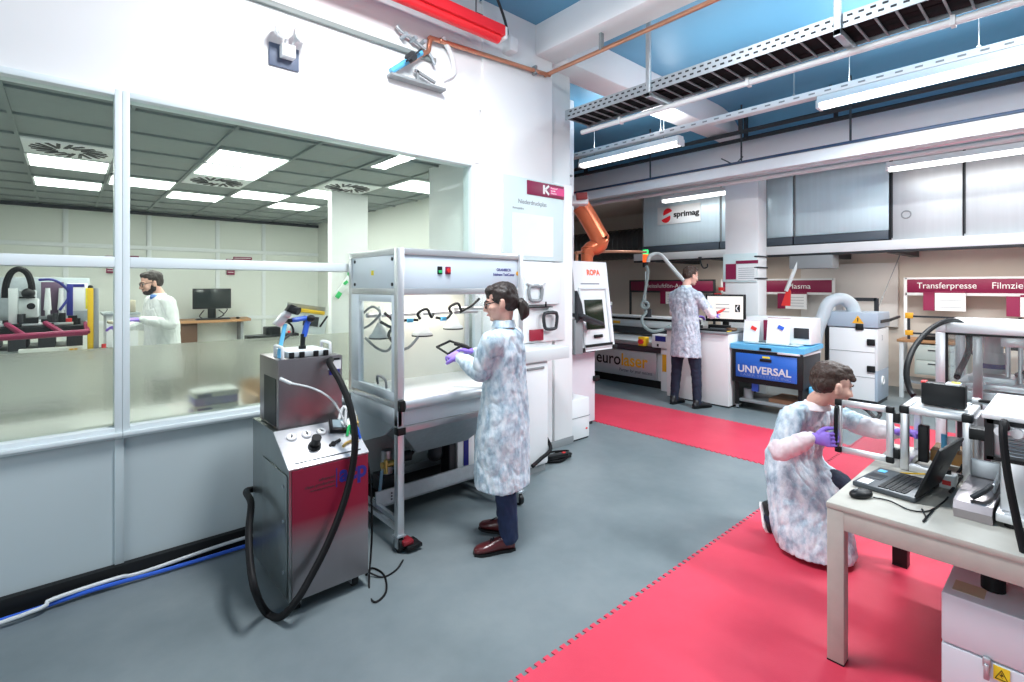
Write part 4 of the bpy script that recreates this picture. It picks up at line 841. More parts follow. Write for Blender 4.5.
# ================================================================ FAR END OF THE HALL: LASER CUTTER, DESK, ENGRAVER
t = E('laser_cutter', (6.85, 5.1, 0), 'long flatbed laser cutter with black and orange lettering on its front panel', 'machine')
XC = 6.85
MB().box(XC+.05, 8.5, 4.22, 5.95, .12, .56, .006).done('body', 'lgrey', t); MB().box(XC, XC+.05, 4.36, 5.92, .13, .55, .004).done('front_panel', 'alu', t)
MB().box(XC+.06, 8.4, 4.3, 5.9, .001, .12).done('plinth', 'black', t)
m = MB(); m.box(XC-.03, XC+.08, 4.16, 5.95, .56, .655, .02); m.done('front_bumper', mat('dark_plum_bumper', (.045, .035, .045), .4), t)
MB().box(XC-.02, 8.5, 4.2, 5.95, .655, .70, .006).done('table_frame', 'alud', t); MB().box(XC+.10, 8.35, 4.30, 5.85, .70, .706).done('cutting_bed', 'offw', t)
MB().box(XC-.06, XC+.06, 4.12, 4.24, .002, .66, .004).done('corner_post', 'offw', t); MB().box(XC-.064, XC-.06, 4.145, 4.215, .30, .56).done('orange_label', 'orange', t)
m = MB(); m.box(XC-.12, XC+.08, 4.10, 4.36, .66, .86, .008); m.done('control_panel', 'offw', t); MB().box(XC-.124, XC-.12, 4.12, 4.30, .76, .84).done('panel_display', 'navy', t); MB().box(XC-.123, XC-.12, 4.24, 4.27, .68, .72).done('panel_key', 'black', t)
e = MB().box(XC-.10, XC+.02, 4.50, 4.62, .66, .80, .006).done('stop_box', 'yellow', t); MB().cyl((XC-.10, 4.56, .73), (XC-.14, 4.56, .73), .04).done('stop_button', 'redp', e)
m = MB(); m.box(7.75, 8.0, 4.1, 6.3, .86, 1.02, .01); g = m.done('gantry', 'lgrey', t); MB().box(7.74, 7.752, 4.1, 6.3, .985, 1.03).done('gantry_rail', 'black', g); MB().box(7.744, 7.752, 5.7, 5.86, .90, .95).done('orange_label', 'orange', g); MB().box(7.7, 8.05, 4.1, 6.3, .74, .86, .006).done('gantry_base', 'dark', g); MB().box(7.7, 8.05, 4.1, 6.3, 1.03, 1.06, .004).done('gantry_top', 'offw', g)
m = MB(); m.cyl((7.7, 5.95, 1.06), (7.7, 5.95, 1.12), .08); m.cyl((7.7, 5.95, 1.12), (7.7, 5.95, 1.24), .07); m.done('sensor_head', 'navy', t); MB().cyl((7.7, 5.95, 1.24), (7.7, 5.95, 1.30), .085).done('sensor_cap', 'offw', t)
m = MB(); m.cyl((7.6, 5.0, 1.06), (7.6, 5.0, 1.2), .06); m.sph((7.6, 5.04, 1.24), .06); m.done('cutting_head', 'dark', t)
text('euro', .28, (XC-.002, 5.53, .30), (0, -1, 0), (0, 0, 1), 'black', t, width=.50, bold=.003); text('laser', .28, (XC-.002, 5.01, .30), (0, -1, 0), (0, 0, 1), 'orange', t, width=.50, bold=.005); text('Partner for your success', .075, (XC-.002, 5.05, .20), (0, -1, 0), (0, 0, 1), 'text_d', t, width=.62)
# signal lamp with cable, white boom
t = E('signal_lamp', (7.9, 5.3, 1.06), 'signal tower with green and red lights and a grey cable on a thin pole', 'signal lamp')
px = lambda x, y, d: at(x, y, d)
q = px(645.5, 258, 8.9)
MB().cyl((q.x, q.y, 1.06), (q.x, q.y, 1.86), .012, n=8).done('pole', 'lgrey', t)
z0 = 2.02
MB().cyl((q.x, q.y, 2.16), (q.x, q.y, 2.24), .05).done('green_light', 'emg', t); MB().cyl((q.x, q.y, 2.02), (q.x, q.y, 2.16), .05).done('red_light', 'emr', t); m = MB().cyl((q.x, q.y, 1.93), (q.x, q.y, 2.02), .05).done('base', 'dark', t)
m = MB(); m.tube([px(646, 266, 8.7), px(648, 272, 8.7), px(645, 292, 8.7), px(643, 303, 8.7), px(646, 312, 8.7), px(642, 318, 8.6), px(644, 326, 8.5), px(652, 331, 8.4), px(662, 330, 8.4), px(670, 326, 8.4)], .026, 8, 5); m.torus(px(645, 305, 8.65), (1, .4, 0), .06, .022); m.done('flexible_conduit', mat('grey_conduit', (.30, .36, .36), .5), t)
m = MB(); m.tube([px(648, 262, 8.8), px(650, 256, 8.8), px(657, 254, 8.8), px(663, 257, 8.7), px(675, 271, 8.5), px(688, 285, 8.3)], .035, 8, 4); tag(m.done('boom_arm', 'offw'), 'white curved boom arm slanting down behind the standing man', 'arm')
# white desk cabinet
t = E('desk_cabinet', (6.9, 3.3, 0), 'white cabinet with a dark top that holds the lit monitor', 'cabinet')
MB().box(6.48, 7.3, 3.045, 3.95, .02, .965, .006).done('body', mat('warm_white', (.82, .80, .80), .45), t); MB().box(6.44, 7.3, 3.04, 3.97, .965, .995, .004).done('top', 'mid', t); MB().box(6.5, 7.3, 3.05, 3.9, .0, .02).done('plinth', 'dark', t)
MB().box(6.47, 6.482, 3.45, 3.456, .05, .95).done('door_gap', 'mid', t)
t = E('monitor', (6.8, 3.27, .996), 'lit monitor showing a pale page with a black emblem on the white cabinet', 'monitor')
RM = Matrix.Rotation(.18, 3, 'Z'); cM = V((6.82, 3.25, 1.295)); L = lambda x, y, z: cM+RM@V((x, y, z))
MB().obox(cM, (.025, .262, .19), RM, .01).done('casing', 'black', t); s_ = MB().obox(L(-.026, 0, .008), (.002, .235, .155), RM).done('screen', 'screen', t)
m = MB(); m.obox(L(-.029, -.165, .0), (.001, .032, .05), RM); m.done('emblem', 'black', s_); m = MB(); m.obox(L(-.031, -.16, .02), (.001, .006, .026), RM @ Matrix.Rotation(.6, 3, 'X')); m.obox(L(-.031, -.16, -.02), (.001, .006, .026), RM @ Matrix.Rotation(-.6, 3, 'X')); m.done('emblem_arrow', 'white', s_)
m = MB(); [m.obox(L(-.029, .03, .05-.05*k), (.001, .09, .004), RM) for k in range(3)]; m.done('text_line', 'text_g', s_)
m = MB(); m.obox(L(.02, 0, -.22), (.015, .04, .07), RM, .004); m.done('stand', 'black', t); MB().obox((6.83, 3.25, 1.005), (.1, .13, .009), RM, .004).done('base', 'black', t)
t = E('desk_clutter', (6.7, 3.5, .996), 'black computer box in front of the lit monitor', 'device'); MB().box(6.62, 6.71, 3.12, 3.40, .996, 1.07, .004).done('case', 'black', t); MB().box(6.616, 6.62, 3.15, 3.37, 1.02, 1.03).done('slot', 'mid', t)
t = E('keyboard', (6.54, 3.3, .996), 'black keyboard along the front of the white cabinet', 'keyboard'); MB().box(6.47, 6.60, 3.08, 3.50, .996, 1.015, .004).done('body', 'black', t); m = MB(); [m.box(6.48+j*.029, 6.503+j*.029, 3.09+i*.028, 3.113+i*.028, 1.015, 1.02) for i in range(14) for j in range(4)]; m.done('keys', 'dark', t, smooth=False)
t = E('desk_phone', (6.7, 3.6, .996), 'dark handset device with a yellow strip on the white cabinet', 'device'); MB().box(6.52, 6.72, 3.52, 3.78, .996, 1.05, .01).done('body', 'black', t); m = MB(); m.sph((6.6, 3.56, 1.085), (.05, .07, .045)); m.done('handset', 'dark', t); MB().box(6.53, 6.6, 3.66, 3.78, 1.05, 1.058).done('strip', 'yel', t)
t = E('tape_roll', (6.6, 3.06, .996), 'yellow and brown tape roll at the corner of the white cabinet', 'tape'); MB().torus((6.66, 2.99+.10, 1.02), (0, 0, 1), .05, .022).done('roll', mat('brown_roll', (.12, .06, .03), .5), t); MB().box(6.5, 6.6, 3.06, 3.16, .996, 1.008, .002).done('yellow_card', 'yellow', t)
# engraver
t = E('laser_engraver', (6.9, 2.6, 0), 'black laser engraver with a blue lettered front and a light blue lid', 'machine')
MB().box(6.55, 7.15, 2.18, 3.01, .36, .76, .006).done('body', 'dark', t); MB().box(6.52, 6.56, 2.17, 3.02, .36, .78, .006).done('front_frame', 'black', t)
f_ = MB().box(6.508, 6.522, 2.235, 2.965, .43, .74, .004).done('front_door', 'ublue', t)
text('UNIVERSAL', .125, (6.506, 2.935, .50), (0, -1, 0), (0, 0, 1), mat('silver_print', (.66, .66, .68), .4), f_, width=.64, bold=.003); text('LASER SYSTEMS INC', .045, (6.506, 2.90, .452), (0, -1, 0), (0, 0, 1), mat('grey_blue_print', (.16, .27, .55), .4), f_, width=.60)
MB().box(6.50, 6.509, 2.52, 2.66, .655, .69, .003).done('door_handle', 'black', f_); MB().box(6.503, 6.509, 2.54, 2.63, .70, .722).done('yellow_label', 'yel', f_)
MB().prism([(6.50, 2.15, .79), (7.16, 2.15, .82), (7.16, 2.15, .87), (6.50, 2.15, .855)], (0, .88, 0)).done('lid', 'cyan', t, smooth=False); MB().box(6.53, 7.15, 2.17, 3.01, .76, .79).done('lid_gap', 'offw', t)
MB().box(6.60, 7.05, 2.25, 2.90, .868, .876).done('lid_window', mat('pale_window', (.55, .72, .75), .15), t); MB().box(6.49, 6.51, 2.52, 2.66, .80, .83, .003).done('lid_handle', 'black', t); m = MB(); m.box(6.49, 6.53, 2.2, 2.45, .765, .79, .003); m.done('key_pad', 'lgrey', t)
MB().box(6.56, 7.1, 2.19, 2.24, .06, .36).done('side_leg', 'black', t); MB().box(6.56, 7.1, 2.95, 3.0, .06, .36).done('side_leg', 'black', t); MB().box(6.58, 7.1, 2.24, 2.95, .10, .14, .004).done('shelf', 'mid', t); MB().box(6.62, 7.05, 2.3, 2.6, .14, .19).done('stored_sheet', mat('brown_board', (.25, .13, .07), .7), t)
MB().cyl((6.65, 2.86, .14), (6.65, 2.86, .27), .06).done('canister', 'mid', t); MB().box(6.6, 6.64, 2.72, 2.8, .25, .36).done('blue_block', 'blue', t)
for x in (6.6, 7.05):
    for y in (2.215, 2.975): caster('caster', (x, y, .06), t, .028)
MB().box(6.7, 7.1, 2.13, 2.17, .30, .38, .006).done('blue_side_block', 'cyan', t)
def stand_sheet(name, y0, y1, x, lb, red, h=.30):
    t = E(name, (x, (y0+y1)/2, .877), lb, 'leaflet stand', 'leaflet stands on the engraver')
    MB().prism([(x, y0, .877), (x+.05, y0, .877+h), (x+.058, y0, .877+h), (x+.008, y0, .877)], (0, y1-y0, 0)).done('sheet', 'paper', t, smooth=False)
    MB().box(x-.01, x+.09, y0-.005, y1+.005, .876, .881).done('base', 'acryl', t, smooth=False)
    MB().prism([(x+.044, y0, .877+h-.05), (x+.049, y0, .877+h-.005), (x+.052, y0, .877+h-.005), (x+.047, y0, .877+h-.05)], (0, y1-y0, 0)).done('header', 'mag', t, smooth=False)
    MB().obox((x+.028, (y0+y1)/2-.03, .877+h*.62), (.006, .035, .022), Matrix.Rotation(.2, 3, 'Y') @ Matrix.Rotation(.4, 3, 'X')).done('picture', red, t)
stand_sheet('leaflet_stand', 2.36, 2.63, 6.62, 'clear leaflet stand with a dark red header and a blue picture on the engraver lid', 'blue', .33)
stand_sheet('leaflet_stand', 2.74, 2.94, 6.66, 'clear leaflet stand with a red picture, beside the white pillar', 'redp', .28)
t = E('white_printer', (6.9, 2.35, .877), 'white printer like box behind the leaflet stands', 'printer'); m = MB(); m.box(6.78, 7.14, 2.17, 2.95, .877, 1.20, .01); m.done('case', 'offw', t); MB().box(6.77, 6.785, 2.19, 2.36, .95, 1.08, .004).done('dark_panel', 'dark', t); MB().box(6.765, 6.782, 2.66, 2.72, .9, 1.16).done('magenta_strip', 'mag', t)
# info board on the pillar
t = E('info_board', (7.49, 3.22, 1.75), 'clear information board with magenta and white sheets clamped on the far pillar', 'board')
MB().box(7.475, 7.495, 3.10, 3.60, 1.66, 2.08, .003).done('board', mat('pale_mint_board', (.68, .82, .82), .4), t); MB().box(7.468, 7.475, 3.40, 3.555, 1.70, 1.93).done('magenta_sheet', 'mag', t); MB().box(7.466, 7.475, 3.10, 3.39, 1.68, 1.92).done('white_sheet', 'paper', t); MB().box(7.464, 7.475, 3.08, 3.40, 1.93, 1.975).done('header', 'mag', t)
m = MB(); [m.box(7.463, 7.4662, 3.13, 3.36, 1.71+.03*k, 1.716+.03*k) for k in range(6)]; m.done('text_line', 'text_g', t, smooth=False)
m = MB()
for z in (1.71, 1.87, 2.03): m.cyl((7.47, 3.13, z), (7.47, 3.075, z), .010, n=8); m.cyl((7.47, 3.075, z), (7.78, 3.075, z), .010, n=8)
m.done('clamp', 'dark', t)
m = MB(); m.prism([(7.45, 3.62, 1.40), (7.45, 3.78, 1.40), (7.45, 3.72, 1.49), (7.45, 3.62, 1.49)], (.03, 0, 0)); m.box(7.45, 7.48, 3.58, 3.66, 1.53, 1.58)
o = m.done('hanging_tag', 'redp'); tag(o, 'small red plastic tags hanging above the lit monitor', 'tag')
m = MB(); m.tube([(8.0, 4.25, 2.05), (8.0, 4.22, 1.95), (8.0, 4.18, 1.90), (8.0, 4.12, 1.92), (8.0, 4.12, 1.97)], .012, 8, 4); m.cyl((8.0, 4.25, 2.05), (8.0, 4.25, 2.09), .03); tag(m.done('ceiling_hook', 'dark'), 'small dark hook hanging under the white beam behind the standing man', 'hook')
# red dustpan like chute next to the pillar
t = E('feed_chute', (8.1, 2.88, 1.3), 'grey arm with a red lower end hanging beside the far pillar', 'arm')
MB().bar((8.25, 2.80, 2.02), (8.15, 2.95, 1.52), .07, .04, b=.004).done('arm', 'lgrey', t); MB().prism([(8.15, 2.93, 1.58), (8.15, 3.02, 1.30), (8.15, 2.90, 1.30), (8.15, 2.89, 1.52)], (.04, 0, 0)).done('red_end', 'redp', t, smooth=False); MB().box(8.2, 8.5, 2.35, 2.92, 1.86, 2.05, .004).done('bracket_box', 'mid', t)
# ---------------------------------------------------------------- signs with their frames on the far wall
XS = 9.55
def sign_frame(ya, yb, label, words, posts=('lgrey'), z1=1.70, z0=1.50, fm='offw', size=.165):
    t = E('bench_sign', (XS, (ya+yb)/2, 0), label, 'sign', 'magenta bench signs along the far wall')
    MB().box(XS, XS+.03, yb, ya, z0, z1, .003).done('panel', 'mag', t)
    m = MB(); m.box(XS-.006, XS+.035, yb, ya, z1, z1+.03); m.box(XS-.006, XS+.035, yb, ya, z0-.04, z0); m.done('rail', fm, t)
    for y in (ya, yb): MB().box(XS-.006, XS+.035, y-.02, y+.02, 0.0, z1+.03, .003).done('post', fm, t)
    for w, y, s, wd in words: text(w, s, (XS-.003, y, z0+.065), (0, -1, 0), (0, 0, 1), 'text_w', t, width=wd)
    return t
sign_frame(1.76, -1.2, 'long magenta sign reading Transferpresse and Filmzieh', [('Transferpresse', 1.62, .125, .66), ('Filmziehen', .80, .125, .46)])
sign_frame(6.75, 4.78, 'dark magenta sign on a black frame behind the laser cutter', [('Heissluftfön-Anlage', 6.35, .12, 1.1)], fm='dark')
sign_frame(4.62, 2.72, 'magenta sign reading Corona and Plasma, half hidden by the far pillar', [('Corona', 4.42, .125, .40), ('Plasma', 3.42, .125, .36)], z1=1.70, z0=1.49)
def sheet_pair(y0, z0, lb, w=.34):
    t = E('notice_sign', (XS-.05, y0, z0), lb, 'notice', 'notices under the bench signs')
    MB().box(XS-.05, XS-.02, y0-.13, y0, z0+.0, z0+.27).done('magenta_sheet', 'mag', t); MB().box(XS-.055, XS-.02, y0-.13-w, y0-.135, z0, z0+.26).done('white_sheet', 'paper', t); MB().box(XS-.056, XS-.02, y0-.13-w, y0-.135, z0+.26, z0+.29).done('header', 'mag', t)
    m = MB(); [m.box(XS-.058, XS-.055, y0-.13-w+.04, y0-.18, z0+.05+.05*k, z0+.056+.05*k) for k in range(4)]; m.done('text_line', 'text_g', t, smooth=False)
sheet_pair(1.54, 1.24, 'notice with magenta and white sheets under the word Transferpresse'); sheet_pair(.66, 1.19, 'notice with magenta sheet under the word Filmzieh'); sheet_pair(5.95, 1.22, 'notice under the dark framed sign behind the laser cutter'); sheet_pair(3.58, 1.20, 'notice with magenta sheet under the word Plasma by the far pillar')
o = MB().box(9.80, 9.88, 1.9, 3.3, .95, 1.97, .006).done('wall_panel', mat('white_wall_panel', (.80, .77, .73), .6), None); tag(o, 'large white panel on the beige far wall above the extraction unit', 'panel')
# benches with drawers under the right hand sign
t = E('work_bench', (9.3, .9, 0), 'grey work bench with a drawer unit below the word Transferpresse', 'work bench')
MB().box(8.95, 9.5, -1.0, 1.75, .80, .84, .004).done('top', 'wood', t); m = MB(); d0 = MB().box(8.97, 9.45, 1.0, 1.55, .36, .78, .004).done('drawer_unit', mat('sage_grey', (.48, .53, .48), .5), t)
for z in (.57, .38):
    d1 = MB().box(8.955, 8.972, 1.02, 1.53, z, z+.18, .003).done('drawer', mat('sage_grey', (.48, .53, .48), .5), d0)
m = MB(); [m.box(8.945, 8.957, 1.12, 1.40, z, z+.015) for z in (.70, .51)]; m.done('handle', 'dark', d0)
for y in (1.70, .2, -.9): MB().box(8.97, 9.02, y-.025, y+.025, .0, .80, .003).done('leg', 'lgrey', t)
MB().box(9.0, 9.45, -1, 1.7, .22, .25).done('lower_shelf', 'mid', t)
t = E('film_frame', (9.1, 1.5, .841), 'dark metal frame with orange corners standing on the far work bench', 'frame')
m = MB(); m.bar((9.0, 1.62, .845), (9.0, 1.62, 1.20), .03, .03); m.bar((9.0, 1.62, 1.17), (9.0, .5, 1.17), .03, .025); m.bar((9.0, 1.62, .93), (9.0, .5, .93), .03, .025); m.bar((9.0, .5, .845), (9.0, .5, 1.2), .03, .03); m.done('frame_bars', 'dark', t); m = MB(); m.box(8.98, 9.02, 1.57, 1.66, 1.14, 1.22, .004); m.box(8.98, 9.02, 1.57, 1.66, .90, .97, .004); m.done('corner', 'orange', t)
MB().box(9.05, 9.4, .7, 1.5, .845, .89, .004).done('plate', 'black', t); MB().box(8.99, 9.15, .75, 1.0, .93+.015, 1.0, .006).done('red_block', 'redp', t)
# fume extraction unit
t = E('extraction_unit', (8.4, 2.05, 0), 'tall pale extraction unit with a thick grey hose and yellow warning sign', 'extraction unit')
MB().box(8.10, 8.68, 1.82, 2.36, .05, 1.02, .008).done('body', 'offw', t); MB().box(8.10, 8.68, 1.79, 1.822, .05, .46, .004).done('side_base', 'bluegrey', t); MB().box(8.10, 8.68, 1.79, 1.822, .46, 1.02, .004).done('side_panel', 'offw', t)
MB().box(8.085, 8.70, 1.78, 2.38, 1.035, 1.24, .012).done('lid', 'bluegrey', t); MB().box(8.12, 8.66, 1.80, 2.36, 0.0, .05).done('plinth', 'dark', t)
m = MB(); [m.box(8.095, 8.101, 1.82, 2.36, z, z+.006) for z in (.36, .70)]; m.done('seam', 'mid', t)
for y, z in ((1.99, 1.0), (1.86, .80), (1.86, .44)): MB().box(8.07, 8.10, y-.045, y+.045, z, z+.085, .006).done('latch', 'black', t)
w_ = MB().prism([(8.083, 2.08, 1.09), (8.083, 1.94, 1.09), (8.083, 2.01, 1.20)], (.003, 0, 0)).done('warning_sign', 'orange', t, smooth=False); m = MB(); m.box(8.080, 8.084, 2.004, 2.016, 1.115, 1.165); m.done('exclamation_mark', 'black', w_)
m = MB(); m.torus((8.35, 1.788, .31), (0, 1, 0), .05, .016); m.done('outlet_ring', 'paper', t); MB().disc((8.35, 1.787, .31), (0, 1, 0), .042, .006).done('outlet', 'black', t); text('3', .10, (8.30, 1.787, .86), (1, 0, 0), (0, 0, 1), 'text_g', t)
m = MB(); m.box(8.2, 8.75, 1.77, 1.785, 1.10, 1.14); m.bar((8.7, 1.78, 1.12), (8.95, 1.72, 1.16), .03, .03); m.done('side_bar', 'dark', t)
m = MB(); m.tube([(8.30, 2.10, 1.20), (8.28, 2.14, 1.34), (8.2, 2.24, 1.42), (8.1, 2.36, 1.36), (8.05, 2.42, 1.18), (8.0, 2.48, .95), (7.98, 2.52, .6), (8.0, 2.56, .2)], .085, 16, 6); tag(m.done('extraction_hose', mat('pale_grey_hose', (.50, .56, .60), .5, bump=.6, bscale=60)), 'thick pale grey hose bending down in front of the extraction unit', 'hose')
t = E('equipment_rack', (9.0, 2.6, 1.2), 'black framed equipment rack behind the extraction unit', 'rack')
m = MB(); [m.bar(a, b, .05, .05) for a, b in (((8.9, 2.62, 0.0), (8.9, 2.62, 1.42)), ((8.9, 1.98, 0.0), (8.9, 1.98, 1.42)), ((8.9, 2.62, 1.40), (8.9, 1.98, 1.40)))]; m.done('bars', 'dark', t); MB().box(8.88, 8.95, 2.4, 2.5, 1.1, 1.36).done('bracket', 'alud', t); MB().box(8.9, 8.96, 2.02, 2.6, .6, 1.2).done('back_plate', 'mid', t)
m = MB(); m.cyl((9.7, 1.85, 2.1), (9.2, 2.05, 1.2), .006, n=6); tag(m.done('hanging_cable', 'mid'), 'thin grey cable hanging slanted before the beige far wall', 'cable')
# ================================================================ RIGHT FOREGROUND: TABLE AND TEST RIGS
t = E('work_table', (3.1, 0, 0), 'worn grey work table with square legs carrying the laptop', 'table')
TX0, TX1, TY1, TY0 = 2.43, 3.62, .72, -1.1
MB().box(TX0, TX1, TY0, TY1, .655, .68, .004).done('top', 'table', t)
m = MB(); m.box(TX0+.004, TX0+.03, TY0, TY1-.004, .575, .655, .002); m.box(TX0+.03, TX1, TY1-.03, TY1-.004, .575, .655, .002); m.box(TX1-.03, TX1, TY0, TY1-.03, .575, .655); m.done('apron', 'table', t)
MB().box(TX0+.002, TX0+.062, TY1-.066, TY1-.003, .012, .655, .003).done('leg', 'table', t); MB().box(TX1-.08, TX1-.01, TY1-.076, TY1-.006, .012, .655, .003).done('leg', 'black', t); MB().box(TX0+.002, TX0+.062, TY0, TY0+.06, .012, .655, .003).done('leg', 'table', t)
for a, b, c, d in ((TX0+.002, TX0+.062, TY1-.066, TY1-.003), (TX1-.08, TX1-.01, TY1-.076, TY1-.006), (TX0+.002, TX0+.062, TY0, TY0+.06)): MB().box(a, b, c, d, 0, .012).done('foot', 'black', t)
m = MB(); m.box(3.02, 3.12, .46, .56, .52, .656, .01); m.done('under_bracket', 'black', t)
# laptop: keyboard half towards the left, lid raised on the right
B0, B1, B2, B3 = V((2.735, .69, .68)), V((3.03, .655, .68)), V((2.96, .43, .68)), V((2.665, .465, .68))
t = E('laptop', (2.85, .56, .68), 'open black laptop on the worn grey table', 'laptop')
ex = (B1-B0).normalized(); ey = (B0-B3).normalized(); ey = (ey-ex*ey.dot(ex)).normalized(); ez = ex.cross(ey).normalized(); 
if ez.z < 0: ez = -ez
RL = Matrix((ex, ey, ez)).transposed(); cB = (B0+B1+B2+B3)/4
MB().obox(cB+V((0, 0, .013)), (.155, .118, .011), RL, .006).done('base', mat('laptop_grey', (.055, .065, .075), .4), t)
# the hinge runs along the -Y edge; the typist sits on +Y
m = MB()
for i in range(14):
    for j in range(5): m.obox(cB+V((0, 0, .0255))+RL@V((-.128+i*.0197, -.07+j*.021, 0)), (.0085, .009, .0018), RL)
m.done('keys', 'black', t, smooth=False)
MB().obox(cB+V((0, 0, .0245))+RL@V((.0, .075, 0)), (.045, .030, .0008), RL).done('touchpad', 'dark', t); MB().obox(cB+V((0, 0, .0246))+RL@V((-.105, .082, 0)), (.035, .022, .0008), RL).done('sticker', 'paper', t); MB().obox(cB+V((0, 0, .0246))+RL@V((.10, .085, 0)), (.02, .015, .0008), RL).done('blue_sticker', 'cyan', t)
hin = cB+V((0, 0, .024))-ey*.118; tilt = math.radians(20); up = (ez*math.cos(tilt)-ey*math.sin(tilt)).normalized(); nl = ex.cross(up)
RS2 = Matrix((ex, up, nl)).transposed(); ld = MB().obox(hin+up*.12, (.155, .118, .006), RS2, .004).done('lid', 'black', t)
MB().obox(hin+up*.12+(nl if nl.dot(ey) > 0 else -nl)*.0065, (.14, .10, .0008), RS2).done('screen', mat('dead_screen', (.015, .02, .02), .15), ld); m = MB(); m.cyl(hin-ex*.11, hin-ex*.06, .009); m.cyl(hin+ex*.06, hin+ex*.11, .009); m.done('hinge', 'black', t); MB().disc(hin+up*.12+(nl if nl.dot(ey) < 0 else -nl)*.0065, nl, .014, .001).done('emblem', 'dark', ld)
mp = fl(861, 497, .68)
t = E('computer_mouse', mp, 'black computer mouse at the corner of the worn table', 'mouse')
RR = Matrix.Rotation(-.5, 3, 'Z'); MB().sph(mp+V((0, 0, .014)), (.055, .031, .021), RR).done('shell', 'black', t); MB().obox(mp+V((-.02, .012, .033)), (.01, .003, .004), RR, .001).done('wheel', 'mid', t)
m = MB(); m.tube([mp+V((.02, -.04, .005)), fl(890, 501, .685), fl(910, 510, .685), fl(928, 511, .685), fl(942, 503, .685), fl(948, 497, .685)], .003, 6, 5); m.tube([fl(922, 509, .685), fl(926, 518, .685), fl(923, 521, .685), fl(935, 508, .685)], .003, 6, 4); tag(m.done('cable', 'rubber'), 'thin black mouse cable on the worn table beside the laptop', 'cable')
# small aluminium enclosure with swung-open door
t = E('test_enclosure', (3.3, .46, .68), 'small aluminium profile enclosure with its door swung open on the table', 'enclosure')
QX0, QX1, QY0, QY1, QZ0, QZ1 = 3.13, 3.48, .33, .60, .681, 1.0
for x in (QX0, QX1-.035):
    for y in (QY0, QY1-.035): MB().box(x, x+.035, y, y+.035, QZ0, QZ1, .008).done('post', 'alu', t)
m = MB()
for z in (QZ0, QZ1-.035):
    m.box(QX0+.035, QX1-.035, QY0, QY0+.035, z, z+.035, .006); m.box(QX0+.035, QX1-.035, QY1-.035, QY1, z, z+.035, .006); m.box(QX0, QX0+.035, QY0+.035, QY1-.035, z, z+.035, .006); m.box(QX1-.035, QX1, QY0+.035, QY1-.035, z, z+.035, .006)
m.done('rails', 'alu', t)
for x in (QX0+.0175, QX1-.0175):
    for y in (QY0+.0175, QY1-.0175): MB().obox((x, y, QZ1-.018), (.021, .021, .020), None, .008).done('corner_cap', 'black', t)
MB().box(QX0+.03, QX1-.03, QY0+.03, QY1-.03, QZ1-.02, QZ1-.006).done('top_plate', 'lgrey', t)
MB().prism([(QX0+.05, QY0-.012, QZ0+.02), (QX0+.05, QY0, QZ0+.02), (QX0+.05, QY0, QZ1-.02), (QX0+.05, QY0-.012, QZ1-.02)], (.25, 0, 0)).done('rear_panel', 'alud', t, smooth=False)
m = MB(); m.box(QX0+.12, QX1-.06, QY0+.04, QY1-.1, QZ0+.04, QZ0+.10, .004); m.done('fixture', mat('brown_phenolic', (.30, .15, .04), .5), t); m = MB(); m.cyl((3.28, .45, .78), (3.28, .45, .86), .012); m.done('blue_pin', 'cyan', t); m = MB(); m.cyl((3.33, .42, .78), (3.33, .42, .84), .025); m.done('white_knob', 'offw', t); MB().box(3.2, 3.25, .5, .54, .72, .90, .004).done('black_block', 'black', t)
DY0, DY1, DZ0, DZ1 = .625, .885, .70, .985; xD = QX0+.012
dd = MB(); dd.box(xD-.011, xD+.011, DY0, DY0+.032, DZ0, DZ1, .004); dd.box(xD-.011, xD+.011, DY1-.032, DY1, DZ0, DZ1, .004); dd.box(xD-.011, xD+.011, DY0+.032, DY1-.032, DZ1-.032, DZ1, .004); dd.box(xD-.011, xD+.011, DY0+.032, DY1-.032, DZ0, DZ0+.032, .004); dd = dd.done('door', 'alu', t)
MB().box(xD-.002, xD+.002, DY0+.03, DY1-.03, DZ0+.03, DZ1-.03).done('door_pane', 'acryl', dd, smooth=False)
for y in (DY0-.001, DY1-.033):
    for z in (DZ0-.001, DZ1-.033): MB().box(xD-.013, xD+.013, y, y+.034, z, z+.034, .005).done('corner_cap', 'black', dd)
m = MB(); m.tube([(xD-.014, DY1-.012, DZ1-.04), (xD-.04, DY1-.014, DZ1-.06), (xD-.045, DY1-.014, DZ0+.05), (xD-.014, DY1-.012, DZ0+.035)], .010, 8, 4); m.done('door_handle', 'black', dd)
for z in (.73, .91): MB().box(QX0-.004, QX0+.02, QY1+.0, QY1+.027, z, z+.05, .003).done('hinge', 'black', dd)
t = E('laser_scanner', (3.3, .46, 1.0), 'flat black scanner unit standing on the aluminium enclosure', 'device')
MB().box(3.24, 3.31, .365, .535, 1.001, 1.115, .010).done('housing', 'black', t); m = MB(); m.box(3.235, 3.30, .385, .44, 1.112, 1.122, .003); m.done('top_cover', 'lgrey', t); MB().box(3.25, 3.29, .388, .42, 1.122, 1.125).done('yellow_label', 'yel', t); MB().box(3.245, 3.30, .516, .536, 1.110, 1.118).done('red_end', 'redp', t)
m = MB(); m.cyl((3.275, .345, 1.05), (3.275, .315, 1.05), .012); m.done('connector', 'offw', t); m = MB(); m.cyl((3.27, .32, 1.05), (3.2, .1, 1.07), .008); tag(m.done('cable', 'rubber'), 'black cable from the scanner to the white topped unit', 'cable')
